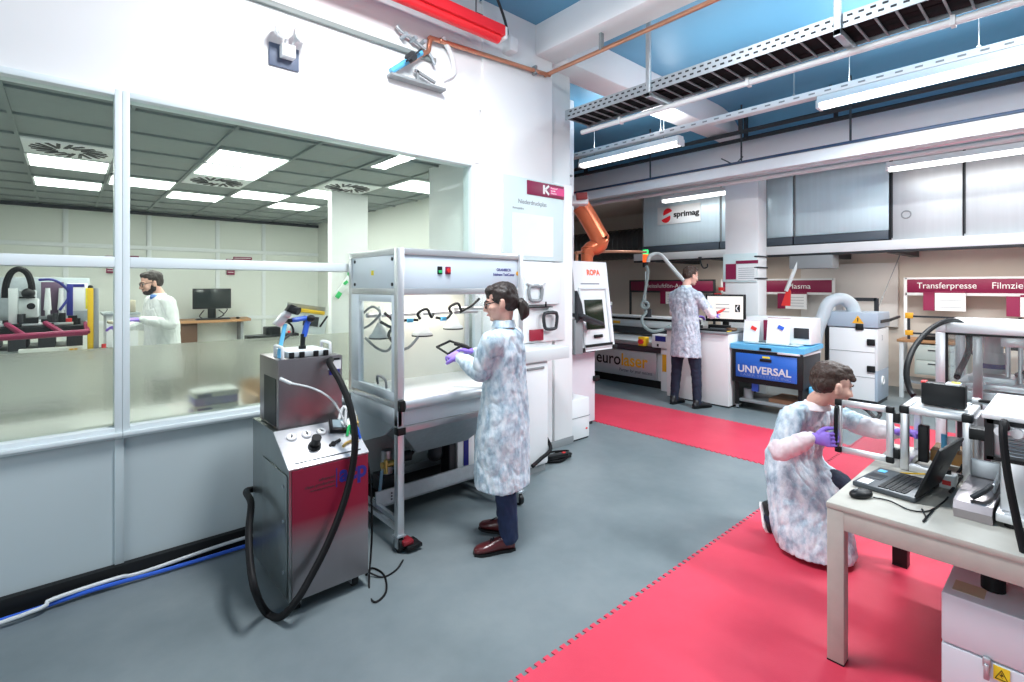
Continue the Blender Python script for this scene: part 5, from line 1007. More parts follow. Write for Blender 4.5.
# big rig at right edge: base tray, frame, lamp housing
t = E('lamp_unit', (2.9, .1, .68), 'white topped lamp unit with a louvred front on aluminium profiles on the worn table', 'machine')
MB().box(2.66, 3.20, -.30, .215, .70, .735, .006).done('base_rail', 'alu', t)
for y in (.165, .075, -.02): MB().box(2.70, 2.745, y-.04, y+.04, .735, .93, .006).done('post', 'alu', t)
for y in (.165, -.25): MB().box(3.1, 3.145, y-.022, y+.022, .735, .93, .006).done('post', 'alu', t)
for x, y in ((2.70, .17), (2.70, -.25), (3.15, -.25)): MB().cyl((x, y, .681), (x, y, .70), .024).done('foot', 'black', t)
MB().box(2.68, 3.20, -.32, .245, .93, 1.085, .006).done('housing', 'alud', t); MB().box(2.672, 3.22, -.33, .255, 1.085, 1.105, .004).done('top_cover', 'offw', t)
m = MB(); m.box(2.668, 2.682, -.30, .24, .93, .944); m.box(2.668, 2.682, -.30, .24, 1.07, 1.085); m.box(2.668, 2.682, .22, .245, .93, 1.085); m.done('front_gasket', 'black', t)
m = MB(); [m.obox((2.676, .06, .955+.0125*k), (.006, .13, .002), Matrix.Rotation(.5, 3, 'Y')) for k in range(8)]; m.done('louvre', 'galv', t); MB().box(2.662, 2.676, -.06, .215, 1.035, 1.068, .008).done('connector_plate', 'alu', t); m = MB(); [m.cyl((2.664, y, 1.05), (2.640, y, 1.05), .018) for y in (.20, .10, .155)]; m.done('connector', 'alu', t)
MB().box(2.92, 2.99, .06, .17, 1.105, 1.107).done('yellow_notice', mat('pale_yellow_label', (.78, .74, .40), .6), t); MB().box(2.69, 2.70, .08, .16, 1.105, 1.107).done('yellow_strip', mat('pale_yellow_label', (.78, .74, .40), .6), t)
m = MB(); m.tube([at(x, y, d) for x, y, d in ((1006, 428, 1.90), (1004, 422, 1.86), (1003, 432, 1.83), (1005, 455, 1.81), (1009, 482, 1.79), (1015, 512, 1.77), (1023, 548, 1.74), (1034, 590, 1.70))], .0125, 10, 5); tag(m.done('hose', 'rubber'), 'black cable hanging in front of the louvred lamp unit over the table edge', 'cable')
t = E('sample_tray', (2.85, .30, .68), 'brushed steel deflector tray between laptop and lamp unit', 'tray')
pr = [V((2.70, .335, .681)), V((2.70, .335, .74)), V((2.72, .32, .79)), V((2.80, .29, .81)), V((2.98, .26, .815)), V((2.98, .26, .681))]
m = MB(); m.prism([(2.655, .335, .681), (2.655, .338, .715), (2.675, .338, .742), (2.72, .335, .752), (3.0, .325, .765), (3.0, .325, .681)], (0, -.115, 0)); m.done('tray_body', 'steel', t)
m = MB(); m.box(2.98, 3.0, .225, .32, .765, .84, .006); m.box(2.80, 2.99, .225, .235, .762, .80, .004); m.done('raised_lip', 'galv', t); m = MB(); m.tube([(2.70, .285, .757), (2.74, .25, .785), (2.80, .24, .79)], .010, 8, 4); m.done('dark_lever', 'dark', t)
t = E('pencil', (2.98, .52, .69), 'yellow pencil lying behind the laptop', 'pencil'); q0, q1 = fl(898, 473, .69), fl(925, 474, .69); MB().cyl(q0, q1, .004, n=6).done('shaft', 'yellow', t); MB().cyl(q1, q1+(q1-q0).normalized()*.015, .004, .0005, 6).done('tip', 'black', t)
m = MB(); m.tube([fl(952, 478, .70), fl(960, 470, .72), fl(964, 462, .74), fl(968, 466, .73), fl(958, 482, .70), fl(950, 492, .69)], .006, 8, 5); m.tube([fl(946, 486, .69), fl(955, 476, .73), fl(962, 476, .72)], .006, 8, 4); tag(m.done('cable', 'rubber'), 'loose black cables behind the laptop screen', 'cable')
t = E('switch_box', (3.02, .36, .68), 'small pale switch box with a red mark behind the laptop screen', 'device'); MB().box(2.98, 3.06, .37, .43, .681, .74, .006).done('case', 'lgrey', t); MB().box(2.976, 2.981, .385, .415, .70, .72).done('red_mark', 'redp', t); MB().cyl((3.02, .4, .74), (3.02, .4, .76), .012).done('knob', 'black', t)
# large glazed aluminium machine enclosure behind
t = E('machine_enclosure', (5.3, 0, 0), 'large glazed aluminium machine enclosure standing behind the lamp unit', 'enclosure')
GX0, GX1, GY0, GY1, GZ0, GZ1 = 4.75, 5.7, -.75, .70, .78, 1.335
MB().box(GX0, GX1, GY0, GY1, .70, .78, .006).done('table_top', 'galv', t)
for x in (GX0, GX1-.06):
    for y in (GY0, GY1-.06): MB().box(x, x+.06, y, y+.06, .003, .70, .004).done('leg', 'alu', t); MB().box(x, x+.06, y, y+.06, GZ0, GZ1-.07, .004).done('post', 'alu', t)
m = MB(); m.box(GX0, GX1, GY1-.06, GY1, GZ1-.07, GZ1, .004); m.box(GX0, GX1, GY0, GY0+.06, GZ1-.07, GZ1, .004); m.box(GX0, GX0+.06, GY0+.06, GY1-.06, GZ1-.07, GZ1, .004); m.box(GX1-.06, GX1, GY0+.06, GY1-.06, GZ1-.07, GZ1, .004); m.done('top_rail', 'alu', t)
MB().box(GX0+.06, GX1-.06, GY0+.06, GY1-.06, GZ1-.02, GZ1-.008).done('roof_panel', 'plast', t); m = MB(); m.box(GX0+.02, GX0+.05, .45, .50, GZ0, GZ1-.07, .003); m.done('inner_post', 'alu', t)
m = MB(); m.box(GX0-.002, GX0+.012, .63, .645, GZ0, GZ1-.07); m.box(GX0-.002, GX0+.012, GY0+.06, .64, GZ1-.085, GZ1-.07); m.done('gasket', 'black', t)
MB().box(GX0+.02, GX0+.026, GY0+.06, GY1-.06, GZ0, GZ1-.07).done('front_glass', 'acryl', t, smooth=False); MB().box(GX0+.06, GX1-.06, GY1-.03, GY1-.024, GZ0, GZ1-.07).done('side_glass', 'acryl', t, smooth=False)
m = MB(); m.cyl((5.2, .43, .95), (5.2, .43, 1.10), .07); m.cyl((5.2, .43, 1.10), (5.2, .43, 1.24), .055); q = m.done('spindle', 'lgrey', t); m = MB(); m.cyl((5.2, .43, .985), (5.2, .43, 1.02), .072); m.done('spindle_band', 'navy', q)
m = MB(); [m.cyl((5.1, y, .80), (5.1, y, 1.28), .014) for y in (.345, .28)]; m.box(5.06, 5.14, .24, .38, 1.16, 1.24, .004); m.done('guide_column', 'alu', t); m = MB(); m.box(4.9, 5.4, -.5, .60, .86, .90, .006); m.box(5.0, 5.3, .3, .55, .90, .94, .006); m.box(4.85, 4.95, -.4, .55, .79, .85, .004); m.done('axis_table', 'alu', t); MB().box(5.45, 5.5, -.6, .5, .80, .92, .004).done('dark_rail', 'dark', t)
m = MB(); m.box(4.83, 4.9, .2, .6, .785, .84, .006); m.done('white_block', 'offw', t); MB().box(4.80, 4.86, .02, .14, .785, .83, .004).done('red_block', 'mag', t); m = MB(); m.tube([(5.2, .52, 1.2), (5.25, .57, 1.12), (5.22, .52, 1.05)], .01, 6, 4); m.tube([(5.2, .30, .95), (5.0, .2, 1.0), (4.95, .05, .9)], .02, 8, 4); m.box(5.25, 5.33, .30, .36, 1.12, 1.24, .006); m.done('cable', 'dark', t)
m = MB(); m.box(GX0+.1, GX0+.3, .0, .15, GZ1, GZ1+.02, .006); m.done('roof_cap', 'plast', t); MB().box(4.9, 5.6, -.6, .6, .2, .65, .006).done('drive_cabinet', 'dark', t)
c4 = lambda x, y, d: at(x, y, d)
m = MB(); m.tube([c4(966, 326, 3.75), c4(955, 320.5, 3.7), c4(943, 322, 3.6), c4(928, 331, 3.5), c4(915, 346, 3.4), c4(908, 362, 3.3), c4(906.5, 376, 3.25), c4(910, 390, 3.2), c4(914, 396, 3.15)], .017, 10, 5); tag(m.done('hose', 'rubber'), 'black corrugated hose arching in front of the glazed enclosure', 'hose')
m = MB(); m.tube([c4(968, 333, 3.8), c4(969.5, 345, 3.8), c4(966, 358, 3.8), c4(960, 370, 3.7), c4(957, 377, 3.6)], .02, 10, 5); tag(m.done('hose', 'rubber'), 'short black hose hanging inside the glazed front beside its post', 'hose')
t = E('rig_bracket', (3.6, .4, 0), 'dark equipment bracket between the scanner and the white topped unit', 'bracket')
MB().box(3.0, 3.08, .248, .328, .92, .97, .004).done('arm', 'black', t); MB().box(3.30, 3.38, .1, .28, .681, 1.0, .006).done('post', 'alud', t)
m = MB(); m.tube([(2.99, 1.0, 1.0), (3.4, .8, .99), (3.55, .78, .93)], .01, 6, 4)
m = MB(); m.tube([c4(858, 404, 3.3), c4(868, 411, 3.3), c4(876, 418, 3.2), c4(880, 414, 3.2), c4(878, 409, 3.2), c4(886, 410, 3.2), c4(893, 411, 3.1)], .012, 8, 5); tag(m.done('cable', 'rubber'), 'black cable loop behind the swung open door', 'cable')
# white filter box under the table
t = E('filter_cabinet', (2.5, .1, 0), 'white steel filter cabinet with latch and yellow lightning sign under the table', 'cabinet')
KX0, KY1, KZ = 2.49, .35, .44
MB().box(KX0, KX0+.36, -.55, KY1, .252, KZ, .008).done('upper_case', mat('pale_blue_enamel', (.66, .74, .80), .35), t); MB().box(KX0, KX0+.36, -.55, KY1, .0, .248, .008).done('lower_case', mat('pale_blue_enamel', (.66, .74, .80), .35), t)
m = MB(); m.box(KX0-.014, KX0, .212, .234, .228, .262, .003); m.box(KX0-.02, KX0-.012, .215, .231, .185, .24, .004); m.done('latch', 'galv', t); w_ = MB().box(KX0-.003, KX0-.0005, .163, .206, .193, .243).done('warning_label', 'yel', t)
m = MB(); [m.bar((KX0-.004, a[0], a[1]), (KX0-.004, b[0], b[1]), .0015, .004, up=(1, 0, 0)) for a, b in (((.168, .200), (.201, .200)), ((.201, .200), (.1845, .234)), ((.1845, .234), (.168, .200)))]; m.done('triangle_mark', 'black', w_, smooth=False); m = MB(); m.prism([(KX0-.0045, .186, .227), (KX0-.0045, .179, .214), (KX0-.0045, .185, .214), (KX0-.0045, .181, .204), (KX0-.0045, .190, .217), (KX0-.0045, .184, .217)], (.001, 0, 0)); m.done('lightning_mark', 'black', w_, smooth=False)
MB().box(KX0+.05, KX0+.14, .235, .325, KZ, KZ+.001).done('pale_notice', mat('pale_yellow_card', (.55, .55, .38), .7), t); m = MB(); m.cyl((2.655, .22, KZ), (2.655, .22, .56), .036); m.done('inlet_spigot', 'rubber', t); MB().box(KX0+.31, KX0+.35, .30, .34, KZ, KZ+.03, .004).done('rear_clip', 'dark', t)
MB().box(KX0+.34, KX0+.355, -.3, .25, KZ, .56).done('rear_board', mat('brown_board', (.25, .13, .07), .7), t)
# ================================================================ PEOPLE
UP = V((0, 0, 1))
def frame(f, up=UP):
    f = V(f).normalized(); s = V(up).cross(f).normalized(); u = f.cross(s).normalized(); return s, f, u, Matrix((s, f, u)).transposed()
def head_prims(m, c, f, k=1., wide=1.):
    s, f, u, R = frame(f); c = V(c); q = lambda a, b, d: c+s*(a*k)+f*(b*k)+u*(d*k)
    E_ = lambda p, r: m.sph(q(*p), tuple(x*k for x in r), R, 16)
    E_((0, -.012, .036), (.074*wide, .094, .083)); E_((0, .016, -.02), (.066*wide, .076, .075)); E_((0, .03, -.058), (.052*wide, .056, .050)); E_((0, .068, -.093), (.024, .020, .017))
    E_((0, .068, .022), (.050, .022, .016))                       # brow
    for a in (-1, 1):
        E_((a*.040, .055, -.028), (.024, .026, .024)); E_((a*.075*wide, -.008, -.012), (.010, .020, .031)); E_((a*.079*wide, -.016, .004), (.008, .012, .016))
    m.tube([q(0, .082, .012), q(0, .098, -.014), q(0, .108, -.031), q(0, .090, -.040)], [.009*k, .011*k, .0135*k, .010*k], 10)
    for a in (-1, 1): E_((a*.010, .096, -.036), (.008, .011, .008))
    E_((0, .086, -.060), (.021, .010, .0055)); E_((0, .084, -.070), (.019, .010, .006))
    return q, s, f, u, R
def face_parts(parent, q, R, k, brow, lips=True, beard=None):
    for a in (-1, 1):
        e = MB().sph(q(a*.032, .076, .004), (.013*k, .010*k, .008*k), R, 10).done('eye', 'eye', parent); MB().sph(q(a*.032, .0835, .004), (.0058*k, .004*k, .0062*k), R, 8).done('iris', 'black', e)
    m = MB()
    for a in (-1, 1): m.tube([q(a*.014, .090, .020), q(a*.032, .087, .026), q(a*.052, .072, .020)], [.0035*k, .0045*k, .003*k], 8, 3)
    m.done('eyebrows', brow, parent)
    if lips: MB().tube([q(-.022, .088, -.064), q(0, .0965, -.0635), q(.022, .088, -.064)], [.003*k, .0055*k, .003*k], 8, 3).done('lips', mat('lips', (.55, .20, .19), .45), parent)
def hair_mesh(name, prims, q, R, k, m, parent, voxel=.005, amp=.0065):
    b = MB()
    for p, r in prims: b.sph(q(*p), tuple(x*k for x in r), R, 16)
    me = remesh(b, voxel, 3)
    Ri = R.transposed()
    def fn(co, n):
        l = Ri @ co; return amp*noise.noise(V((l.x*90, l.y*30, l.z*30)))+amp*.6*noise.noise(V((l.x*40, l.y*40, l.z*18)))
    rough_up(me, fn); return link(name, me, m, parent, ang=2.)
def limb(m, pts, rad, n=16, sm=5, wdir=None):
    m.tube(pts, rad, n, sm, wdir); m.sph(pts[0], rad[0] if not isinstance(rad[0], tuple) else max(rad[0])*.95, n=10); m.sph(pts[-1], rad[-1] if not isinstance(rad[-1], tuple) else min(rad[-1])*.95, n=10)
def hand_prims(m, W, d, nrm, thumb, curl, k=1., spread=.04, cuff=None):
    """gloved hand: wrist W, direction d to the knuckles, nrm = back of the hand, thumb = +1/-1 side of w, curl per finger"""
    d = V(d).normalized(); nrm = V(nrm); nrm = (nrm-d*nrm.dot(d)).normalized(); w = d.cross(nrm); W = V(W)
    m.tube([W-d*.035*k, W, W+d*.03*k, W+d*.065*k, W+d*.088*k], [(.030*k, .026*k), (.029*k, .022*k), (.036*k, .019*k), (.041*k, .016*k), (.038*k, .012*k)], 16, 3, wdir=w)
    m.sph(W+d*.04*k-nrm*.008*k+w*(thumb*.018*k), (.022*k, .022*k, .02*k), n=8)
    for i, (off, L) in enumerate(zip((.031, .0105, -.0105, -.031), (.074, .083, .077, .060))):
        off *= thumb; a = curl[i] if isinstance(curl, (list, tuple)) else curl
        p = W+d*.082*k+w*(off*k); dr = (d+w*(off*spread*8)).normalized(); pts = [p-dr*.02*k, p]; ang = a*.55
        for fr in (.45, .32, .23):
            q_ = Quaternion(w, -ang) if 1 else None
            dd = dr*math.cos(ang)-nrm*math.sin(ang); p = p+dd*(L*fr*k); pts.append(p); ang += a
        m.tube(pts, [.0105*k, .0100*k, .0092*k, .0085*k, .0068*k], 10, 3); m.sph(pts[-1], .0068*k, n=8)
    t0 = W+d*.028*k+w*(thumb*.026*k); t1 = t0+(d*.62+w*thumb*.62-nrm*.35).normalized()*.040*k; t2 = t1+(d*.85+w*thumb*.15-nrm*.5).normalized()*.030*k; t3 = t2+(d*.85-w*thumb*.1-nrm*.5).normalized()*.022*k
    m.tube([t0, t1, t2, t3], [.0155*k, .0125*k, .0105*k, .0075*k], 10, 4); m.sph(t3, .0078*k, n=8)
def glove(parent, *a, **kw):
    b = MB(); hand_prims(b, *a, **kw); return link('glove', remesh(b, .0034, 3), 'glove', parent, ang=2.)
def cloth(name, b, m, parent, voxel=.010, amp=.010, fv=(8, 8, 2.6), it=5, seed=0.):
    me = remesh(b, voxel, it)
    def fn(co, n):
        a = noise.noise(V((co.x*fv[0]+seed, co.y*fv[1], co.z*fv[2]))); c = noise.noise(V((co.x*19+seed, co.y*19, co.z*8)))
        e = noise.noise(V((co.x*42, co.y*42+seed, co.z*30)))
        g = noise.noise(V((co.x*13+co.z*3+seed, co.y*13-co.z*2, co.z*3.2)))
        return amp*(a*.9+(abs(c)-.25)*.75+e*.3-max(0, .14-abs(g))*5.)
    rough_up(me, fn); return link(name, me, m, parent, ang=2.)
def shoe(parent, heel, toe, ank, m='leather', name='shoe', sole='black', k=1., up=UP):
    heel, toe = V(heel), V(toe); d = (toe-heel); L = d.length; d.normalize(); s = V(up).cross(d).normalized(); u = d.cross(s)
    b = MB()
    sp = [(-.02, .026, .030), (.06, .034, .036), (.22, .036, .042), (.42, .036, .040), (.62, .043, .032), (.80, .045, .026), (.94, .036, .021), (1.02, .018, .014)]
    b.loft([[heel+d*(t*L)+u*(bb*k+.008)+s*(a*k*math.cos(x))+u*(bb*k*math.sin(x)) for x in [2*math.pi*i/16 for i in range(16)]] for t, a, bb in sp])
    b.tube([heel+d*(.16*L)+u*.03, heel+d*(.15*L)+u*.075*k, V(ank)], [.040*k, .040*k, .040*k], 14, 3)
    o = link(name, remesh(b, .005, 4), m, parent, ang=2.)
    z = MB(); z.loft([[heel+d*(t*L)+s*(a*k)*sg+u*h for sg, h in ((-1, 0), (1, 0), (1, .016), (-1, .016))] for t, a in ((-.03, .024), (.1, .036), (.35, .034), (.65, .045), (.85, .044), (1.02, .022))]); z.done('sole', sole, o, smooth=False)
    z = MB(); z.tube([heel+d*(.5*L)+u*.082*k-s*.016, heel+d*(.56*L)+u*.078*k+s*.016], .004, 6); z.tube([heel+d*(.56*L)+u*.076*k-s*.016, heel+d*(.62*L)+u*.070*k+s*.016], .004, 6); z.done('laces', 'white' if sole != 'black' else 'black', o)
    return o
def person(name, base, label, head, gown_m, sleeve_m, torso, neck, arms, legs, hem_cloth, shoes, pants, hairp, hair_m, f_t, k=1., ponytail=None, glasses=None, beard=None, collar='gown', amp=.011, wide=1., extra=None, body_core=None, slr=1., seed=0.):
    t = E(name, base, label, 'person'); hc, hf = head
    s, f, u, R = frame(f_t)
    # ---- body: one continuous surface
    b = MB(); q, hs, hf_, hu, HR = head_prims(b, hc, hf, k, wide)
    b.tube([V(neck)-UP*.05, V(neck)+UP*.01, q(0, -.022, -.06), q(0, -.016, -.01)], [(.070, .058), (.050, .052), (.046, .048), (.048, .052)], 16, 4, wdir=s)
    b.loft([[V(c)+s*(a*.78*math.cos(x))+f*(d*.72*math.sin(x)) for x in [2*math.pi*i/20 for i in range(20)]] for c, a, d in (body_core or torso)])
    for sh, el, wr, hd, *_ in arms: limb(b, [sh, (V(sh)+V(el))/2, el, (V(el)+V(wr))/2, wr], [.046, .042, .036, .034, .026]); limb(b, [wr, V(wr)+V(hd).normalized()*.06], [.022, .011])
    for hp, kn, an in legs: limb(b, [hp, (V(hp)+V(kn))/2, kn, V(kn).lerp(V(an), .35), an], [.075, .065, .048, .045, .034])
    link('body', remesh(b, .0052, 3), 'skin', t, ang=2.)
    face_parts(t, q, HR, k, hair_m)
    h = hair_mesh('hair', hairp, q, HR, k, hair_m, t)
    if ponytail:
        pb = MB(); pts = [q(*p) for p in ponytail[0]]; pb.tube(pts, [r*k for r in ponytail[1]], 14, 5); pb.sph(pts[-1], ponytail[1][-1]*k, n=8); me = remesh(pb, .0045, 3)
        rough_up(me, lambda co, n: .006*noise.noise(V((co.x*70, co.y*70, co.z*16)))); link('ponytail', me, hair_m, t, ang=2.)
    if beard: hair_mesh('beard', beard, q, HR, k, hair_m, t, .004, .002)
    if glasses:
        g = MB()
        for a in (-1, 1): g.torus(q(a*.033, .096, .000), hf_+hs*(a*.25), .021*k, .0028*k, 18, 6); g.tube([q(a*.053, .088, .006), q(a*.078*wide, .05, .008), q(a*.082*wide, -.005, .010)], .0030*k, 6, 3)
        g.tube([q(-.013, .101, .003), q(0, .104, .006), q(.013, .101, .003)], .0028*k, 6, 3); go = g.done('spectacles', 'black', t)
    # ---- clothing
    c = MB(); c.loft([[V(cc)+s*(a*math.cos(x))+f*(d*math.sin(x)) for x in [2*math.pi*i/28 for i in range(28)]] for cc, a, d in torso])
    if hem_cloth: hem_cloth(c)
    for sh, el, wr, hd, *_ in arms: limb(c, [sh, V(sh).lerp(V(el), .45), V(sh).lerp(V(el), .8)], [.074*slr, .068*slr, .062*slr])
    cloth('gown', c, gown_m, t, amp=amp, seed=seed)
    for sh, el, wr, hd, *_ in arms:
        c = MB(); e0 = V(sh).lerp(V(el), .72); limb(c, [e0, el, V(el).lerp(V(wr), .4), V(el).lerp(V(wr), .8), wr], [.060*slr, .062*slr, .058*slr, .048*slr, .036]); cloth('gown_sleeve', c, sleeve_m, t, voxel=.008, amp=.008, fv=(14, 14, 14), it=4, seed=seed+3)
    cb = MB(); cb.tube([V(neck)-UP*.035-f*.0, V(neck)+UP*.012], [(.085, .078), (.066, .064)], 20, 2, wdir=s); cloth('collar', cb, collar, t, voxel=.006, amp=.003, it=2)
    for hp, kn, an in legs:
        c = MB(); limb(c, [hp, (V(hp)+V(kn))/2, kn, V(kn).lerp(V(an), .4), V(an)+(V(an)-V(kn)).normalized()*.02], [.098, .088, .070, .066, .056]); cloth('trouser_leg', c, pants, t, voxel=.008, amp=.006, fv=(12, 12, 20), it=3, seed=seed+9)
    for sh in shoes: shoe(t, *sh)
    for sh, el, wr, hd, nr, th, cu in arms: glove(t, V(wr)+V(hd).normalized()*.012, hd, nr, th, cu, .98)
    if extra: extra(t, q, HR)
    return t
HAIR_SHORT = [((0, -.022, .050), (.079, .096, .078)), ((0, -.048, .008), (.072, .064, .066)), ((.066, -.030, .020), (.014, .036, .040)), ((-.066, -.030, .020), (.014, .036, .040)), ((0, .026, .092), (.060, .054, .030))]
HAIR_FRINGE = HAIR_SHORT+[((0, .050, .072), (.060, .038, .024)), ((-.030, .064, .056), (.030, .026, .018)), ((.035, .058, .060), (.030, .028, .020))]
HAIR_WOMAN = [((0, -.018, .046), (.080, .099, .079)), ((0, -.050, .0), (.076, .066, .074)), ((.066, -.018, .024), (.015, .050, .046)), ((-.066, -.018, .024), (.015, .050, .046)), ((0, .034, .080), (.060, .050, .034))]
# ---------------------------------------------------------------- the woman at the hood
f_w = V((-.5, .87, 0)).normalized(); wx, wy = 2.05, 2.385
person('person', (wx, wy, 0), 'person with dark ponytail in a pale blue gown working at the spray hood', ((2.03, 2.40, 1.50), (-.74, .62, -.20)), M['gown'], M['gown'],
 [((wx, wy, 1.335), .085, .07), ((wx, wy, 1.305), .165, .095), ((wx, wy, 1.20), .185, .120), ((wx, wy, 1.05), .180, .125), ((wx, wy, .90), .195, .14), ((wx-.01, wy, .70), .215, .158), ((wx-.01, wy+.005, .52), .220, .166), ((wx-.01, wy+.005, .375), .222, .17)],
 (2.05, 2.392, 1.376),
 [((1.885, 2.30, 1.265), (1.85, 2.37, 1.085), (1.85, 2.575, 1.145), (.03, .95, .15), (-.45, .0, .9), -1, .55), ((2.21, 2.475, 1.265), (2.19, 2.60, 1.075), (2.035, 2.655, 1.165), (-.55, .8, .1), (.1, -.1, 1), 1, .55)],
 [((1.98, 2.33, .82), (1.985, 2.315, .47), (2.01, 2.30, .10)), ((2.13, 2.45, .82), (2.125, 2.46, .47), (2.125, 2.455, .10))], None,
 [((2.035, 2.285, .0), (1.815, 2.385, .0), (2.01, 2.30, .12)), ((2.14, 2.43, .0), (2.05, 2.63, .0), (2.125, 2.455, .12))], 'jeans', HAIR_WOMAN, 'hair', f_w, k=1.0,
 ponytail=([(0, -.095, -.022), (0, -.118, -.030), (.0, -.132, -.062), (0, -.128, -.098), (0, -.112, -.128)], [.022, .032, .037, .032, .014]), glasses=True,
 body_core=[((wx, wy, 1.32), .10, .07), ((wx, wy, 1.2), .16, .10), ((wx, wy, 1.0), .14, .10), ((wx, wy, .85), .17, .12), ((wx, wy, .78), .15, .11)], seed=1.)
t = E('plastic_frame', at(448, 347, 3.37), 'small black rectangular plastic frame held in purple gloves at the hood', 'frame')
m = MB(); P4 = [at(437, 347, 3.36), at(450, 341, 3.42), at(462, 345, 3.37), at(448, 354, 3.27)]; m.tube(P4+[P4[0], P4[1]], .0085, 8); m.done('frame_loop', 'black', t); m = MB(); m.tube([at(455, 343.5, 3.39), at(464, 346, 3.36), at(470, 349, 3.33)], .014, 8, 3); m.done('handle_end', 'black', t)
# ---------------------------------------------------------------- the man at the lit monitor
f_m = V((.93, -.25, 0)).normalized(); mx, my = 6.20, 3.50
person('person', (mx, my, 0), 'person standing in a grey blue gown touching the lit monitor', ((6.275, 3.465, 1.735), (.86, -.42, -.22)), M['gownl'], M['sleeve'],
 [((mx, my, 1.585), .085, .07), ((mx, my, 1.54), .19, .10), ((mx, my, 1.42), .215, .13), ((mx, my, 1.22), .20, .135), ((mx, my, 1.02), .205, .15), ((mx, my, .84), .215, .16), ((mx-.01, my, .66), .225, .165)],
 (6.21, 3.495, 1.60),
 [((6.22, 3.68, 1.465), (6.30, 3.72, 1.22), (6.49, 3.54, 1.17), (.75, -.6, .05), (.2, .2, .9), -1, .5), ((6.17, 3.31, 1.465), (6.26, 3.17, 1.24), (6.475, 3.27, 1.205), (.95, -.05, .15), (0, -.3, .9), 1, [.15, .7, .8, .9])],
 [((6.2, 3.60, .86), (6.20, 3.63, .48), (6.20, 3.66, .10)), ((6.2, 3.40, .86), (6.22, 3.36, .48), (6.20, 3.33, .10))], None,
 [((6.12, 3.66, 0), (6.40, 3.64, 0), (6.20, 3.66, .12), mat('black_trainer', (.015, .015, .017), .5)), ((6.12, 3.34, 0), (6.40, 3.25, 0), (6.20, 3.33, .12), mat('black_trainer', (.015, .015, .017), .5))], 'jeansd', HAIR_SHORT, 'hairb', f_m, k=1.03, wide=1.,
 body_core=[((mx, my, 1.56), .10, .07), ((mx, my, 1.42), .18, .11), ((mx, my, 1.15), .15, .10), ((mx, my, .95), .17, .12), ((mx, my, .85), .15, .11)], seed=5.)
t = E('red_stylus', (6.66, 3.25, 1.25), 'red pointed part held against the lit monitor', 'stylus'); MB().tube([(6.58, 3.25, 1.235), (6.66, 3.235, 1.26), (6.735, 3.22, 1.285)], [.018, .020, .010], 10, 3).done('shaft', 'redp', t); MB().cyl((6.735, 3.22, 1.285), (6.75, 3.217, 1.29), .006, .002).done('tip', 'black', t)
# ---------------------------------------------------------------- the man behind the glass
f_r = V((-.95, -.22, 0)).normalized(); rx, ry = .765, 6.56
def tie(t, q, R):
    c = MB(); p = V((rx, ry, 1.50))+f_r*.07; c.tube([p-UP*.03+V((.05, -.04, 0)), p+V((-.02, -.03, -.01)), p-UP*.06], [.022, .024, .012], 10, 3); c.done('shirt_collar', 'shirt', t)
person('person', (rx, ry, 0), 'bearded person with glasses in a white lab coat behind the window', ((.68, 6.59, 1.632), (-.96, -.12, -.24)), M['coat'], M['coat'],
 [((rx-.01, ry, 1.50), .085, .07), ((rx, ry, 1.465), .18, .10), ((rx, ry, 1.35), .205, .135), ((rx+.01, ry, 1.18), .205, .15), ((rx+.01, ry, 1.02), .205, .16), ((rx+.01, ry, .84), .215, .17), ((rx+.01, ry, .62), .225, .175)],
 (.745, 6.57, 1.51),
 [((.80, 6.365, 1.425), (.82, 6.30, 1.20), (.575, 6.36, 1.255), (-.98, .12, .06), (0, -.3, .9), 1, .4), ((.70, 6.75, 1.425), (.66, 6.80, 1.18), (.46, 6.66, 1.17), (-.95, -.1, .02), (0, .3, .9), -1, .4)],
 [((.77, 6.47, .84), (.77, 6.47, .48), (.78, 6.47, .10)), ((.77, 6.66, .84), (.77, 6.66, .48), (.78, 6.66, .10))], None,
 [((.86, 6.47, 0.003), (.60, 6.42, 0.003), (.78, 6.47, .12)), ((.86, 6.66, 0.003), (.60, 6.62, 0.003), (.78, 6.66, .12))], 'jeansd', HAIR_SHORT, 'hair', f_r, k=1.02, glasses=True,
 beard=[((0, .052, -.085), (.045, .044, .034)), ((0, .030, -.070), (.060, .040, .040)), ((.058, .008, -.045), (.014, .026, .045)), ((-.058, .008, -.045), (.014, .026, .045)), ((0, .088, -.050), (.024, .012, .007))], collar=M['coat'],
 body_core=[((rx, ry, 1.48), .10, .07), ((rx, ry, 1.35), .17, .11), ((rx, ry, 1.1), .15, .11), ((rx, ry, .9), .17, .12), ((rx, ry, .82), .15, .11)], extra=tie, amp=.008, seed=8.)
t = E('sample_plate', (.40, 6.5, 1.21), 'pale flat sample held by the bearded person behind the window post', 'plate'); MB().obox((.38, 6.50, 1.225), (.07, .10, .012), Matrix.Rotation(.15, 3, 'Y'), .003).done('plate', mat('beige_card', (.5, .46, .36)), t)
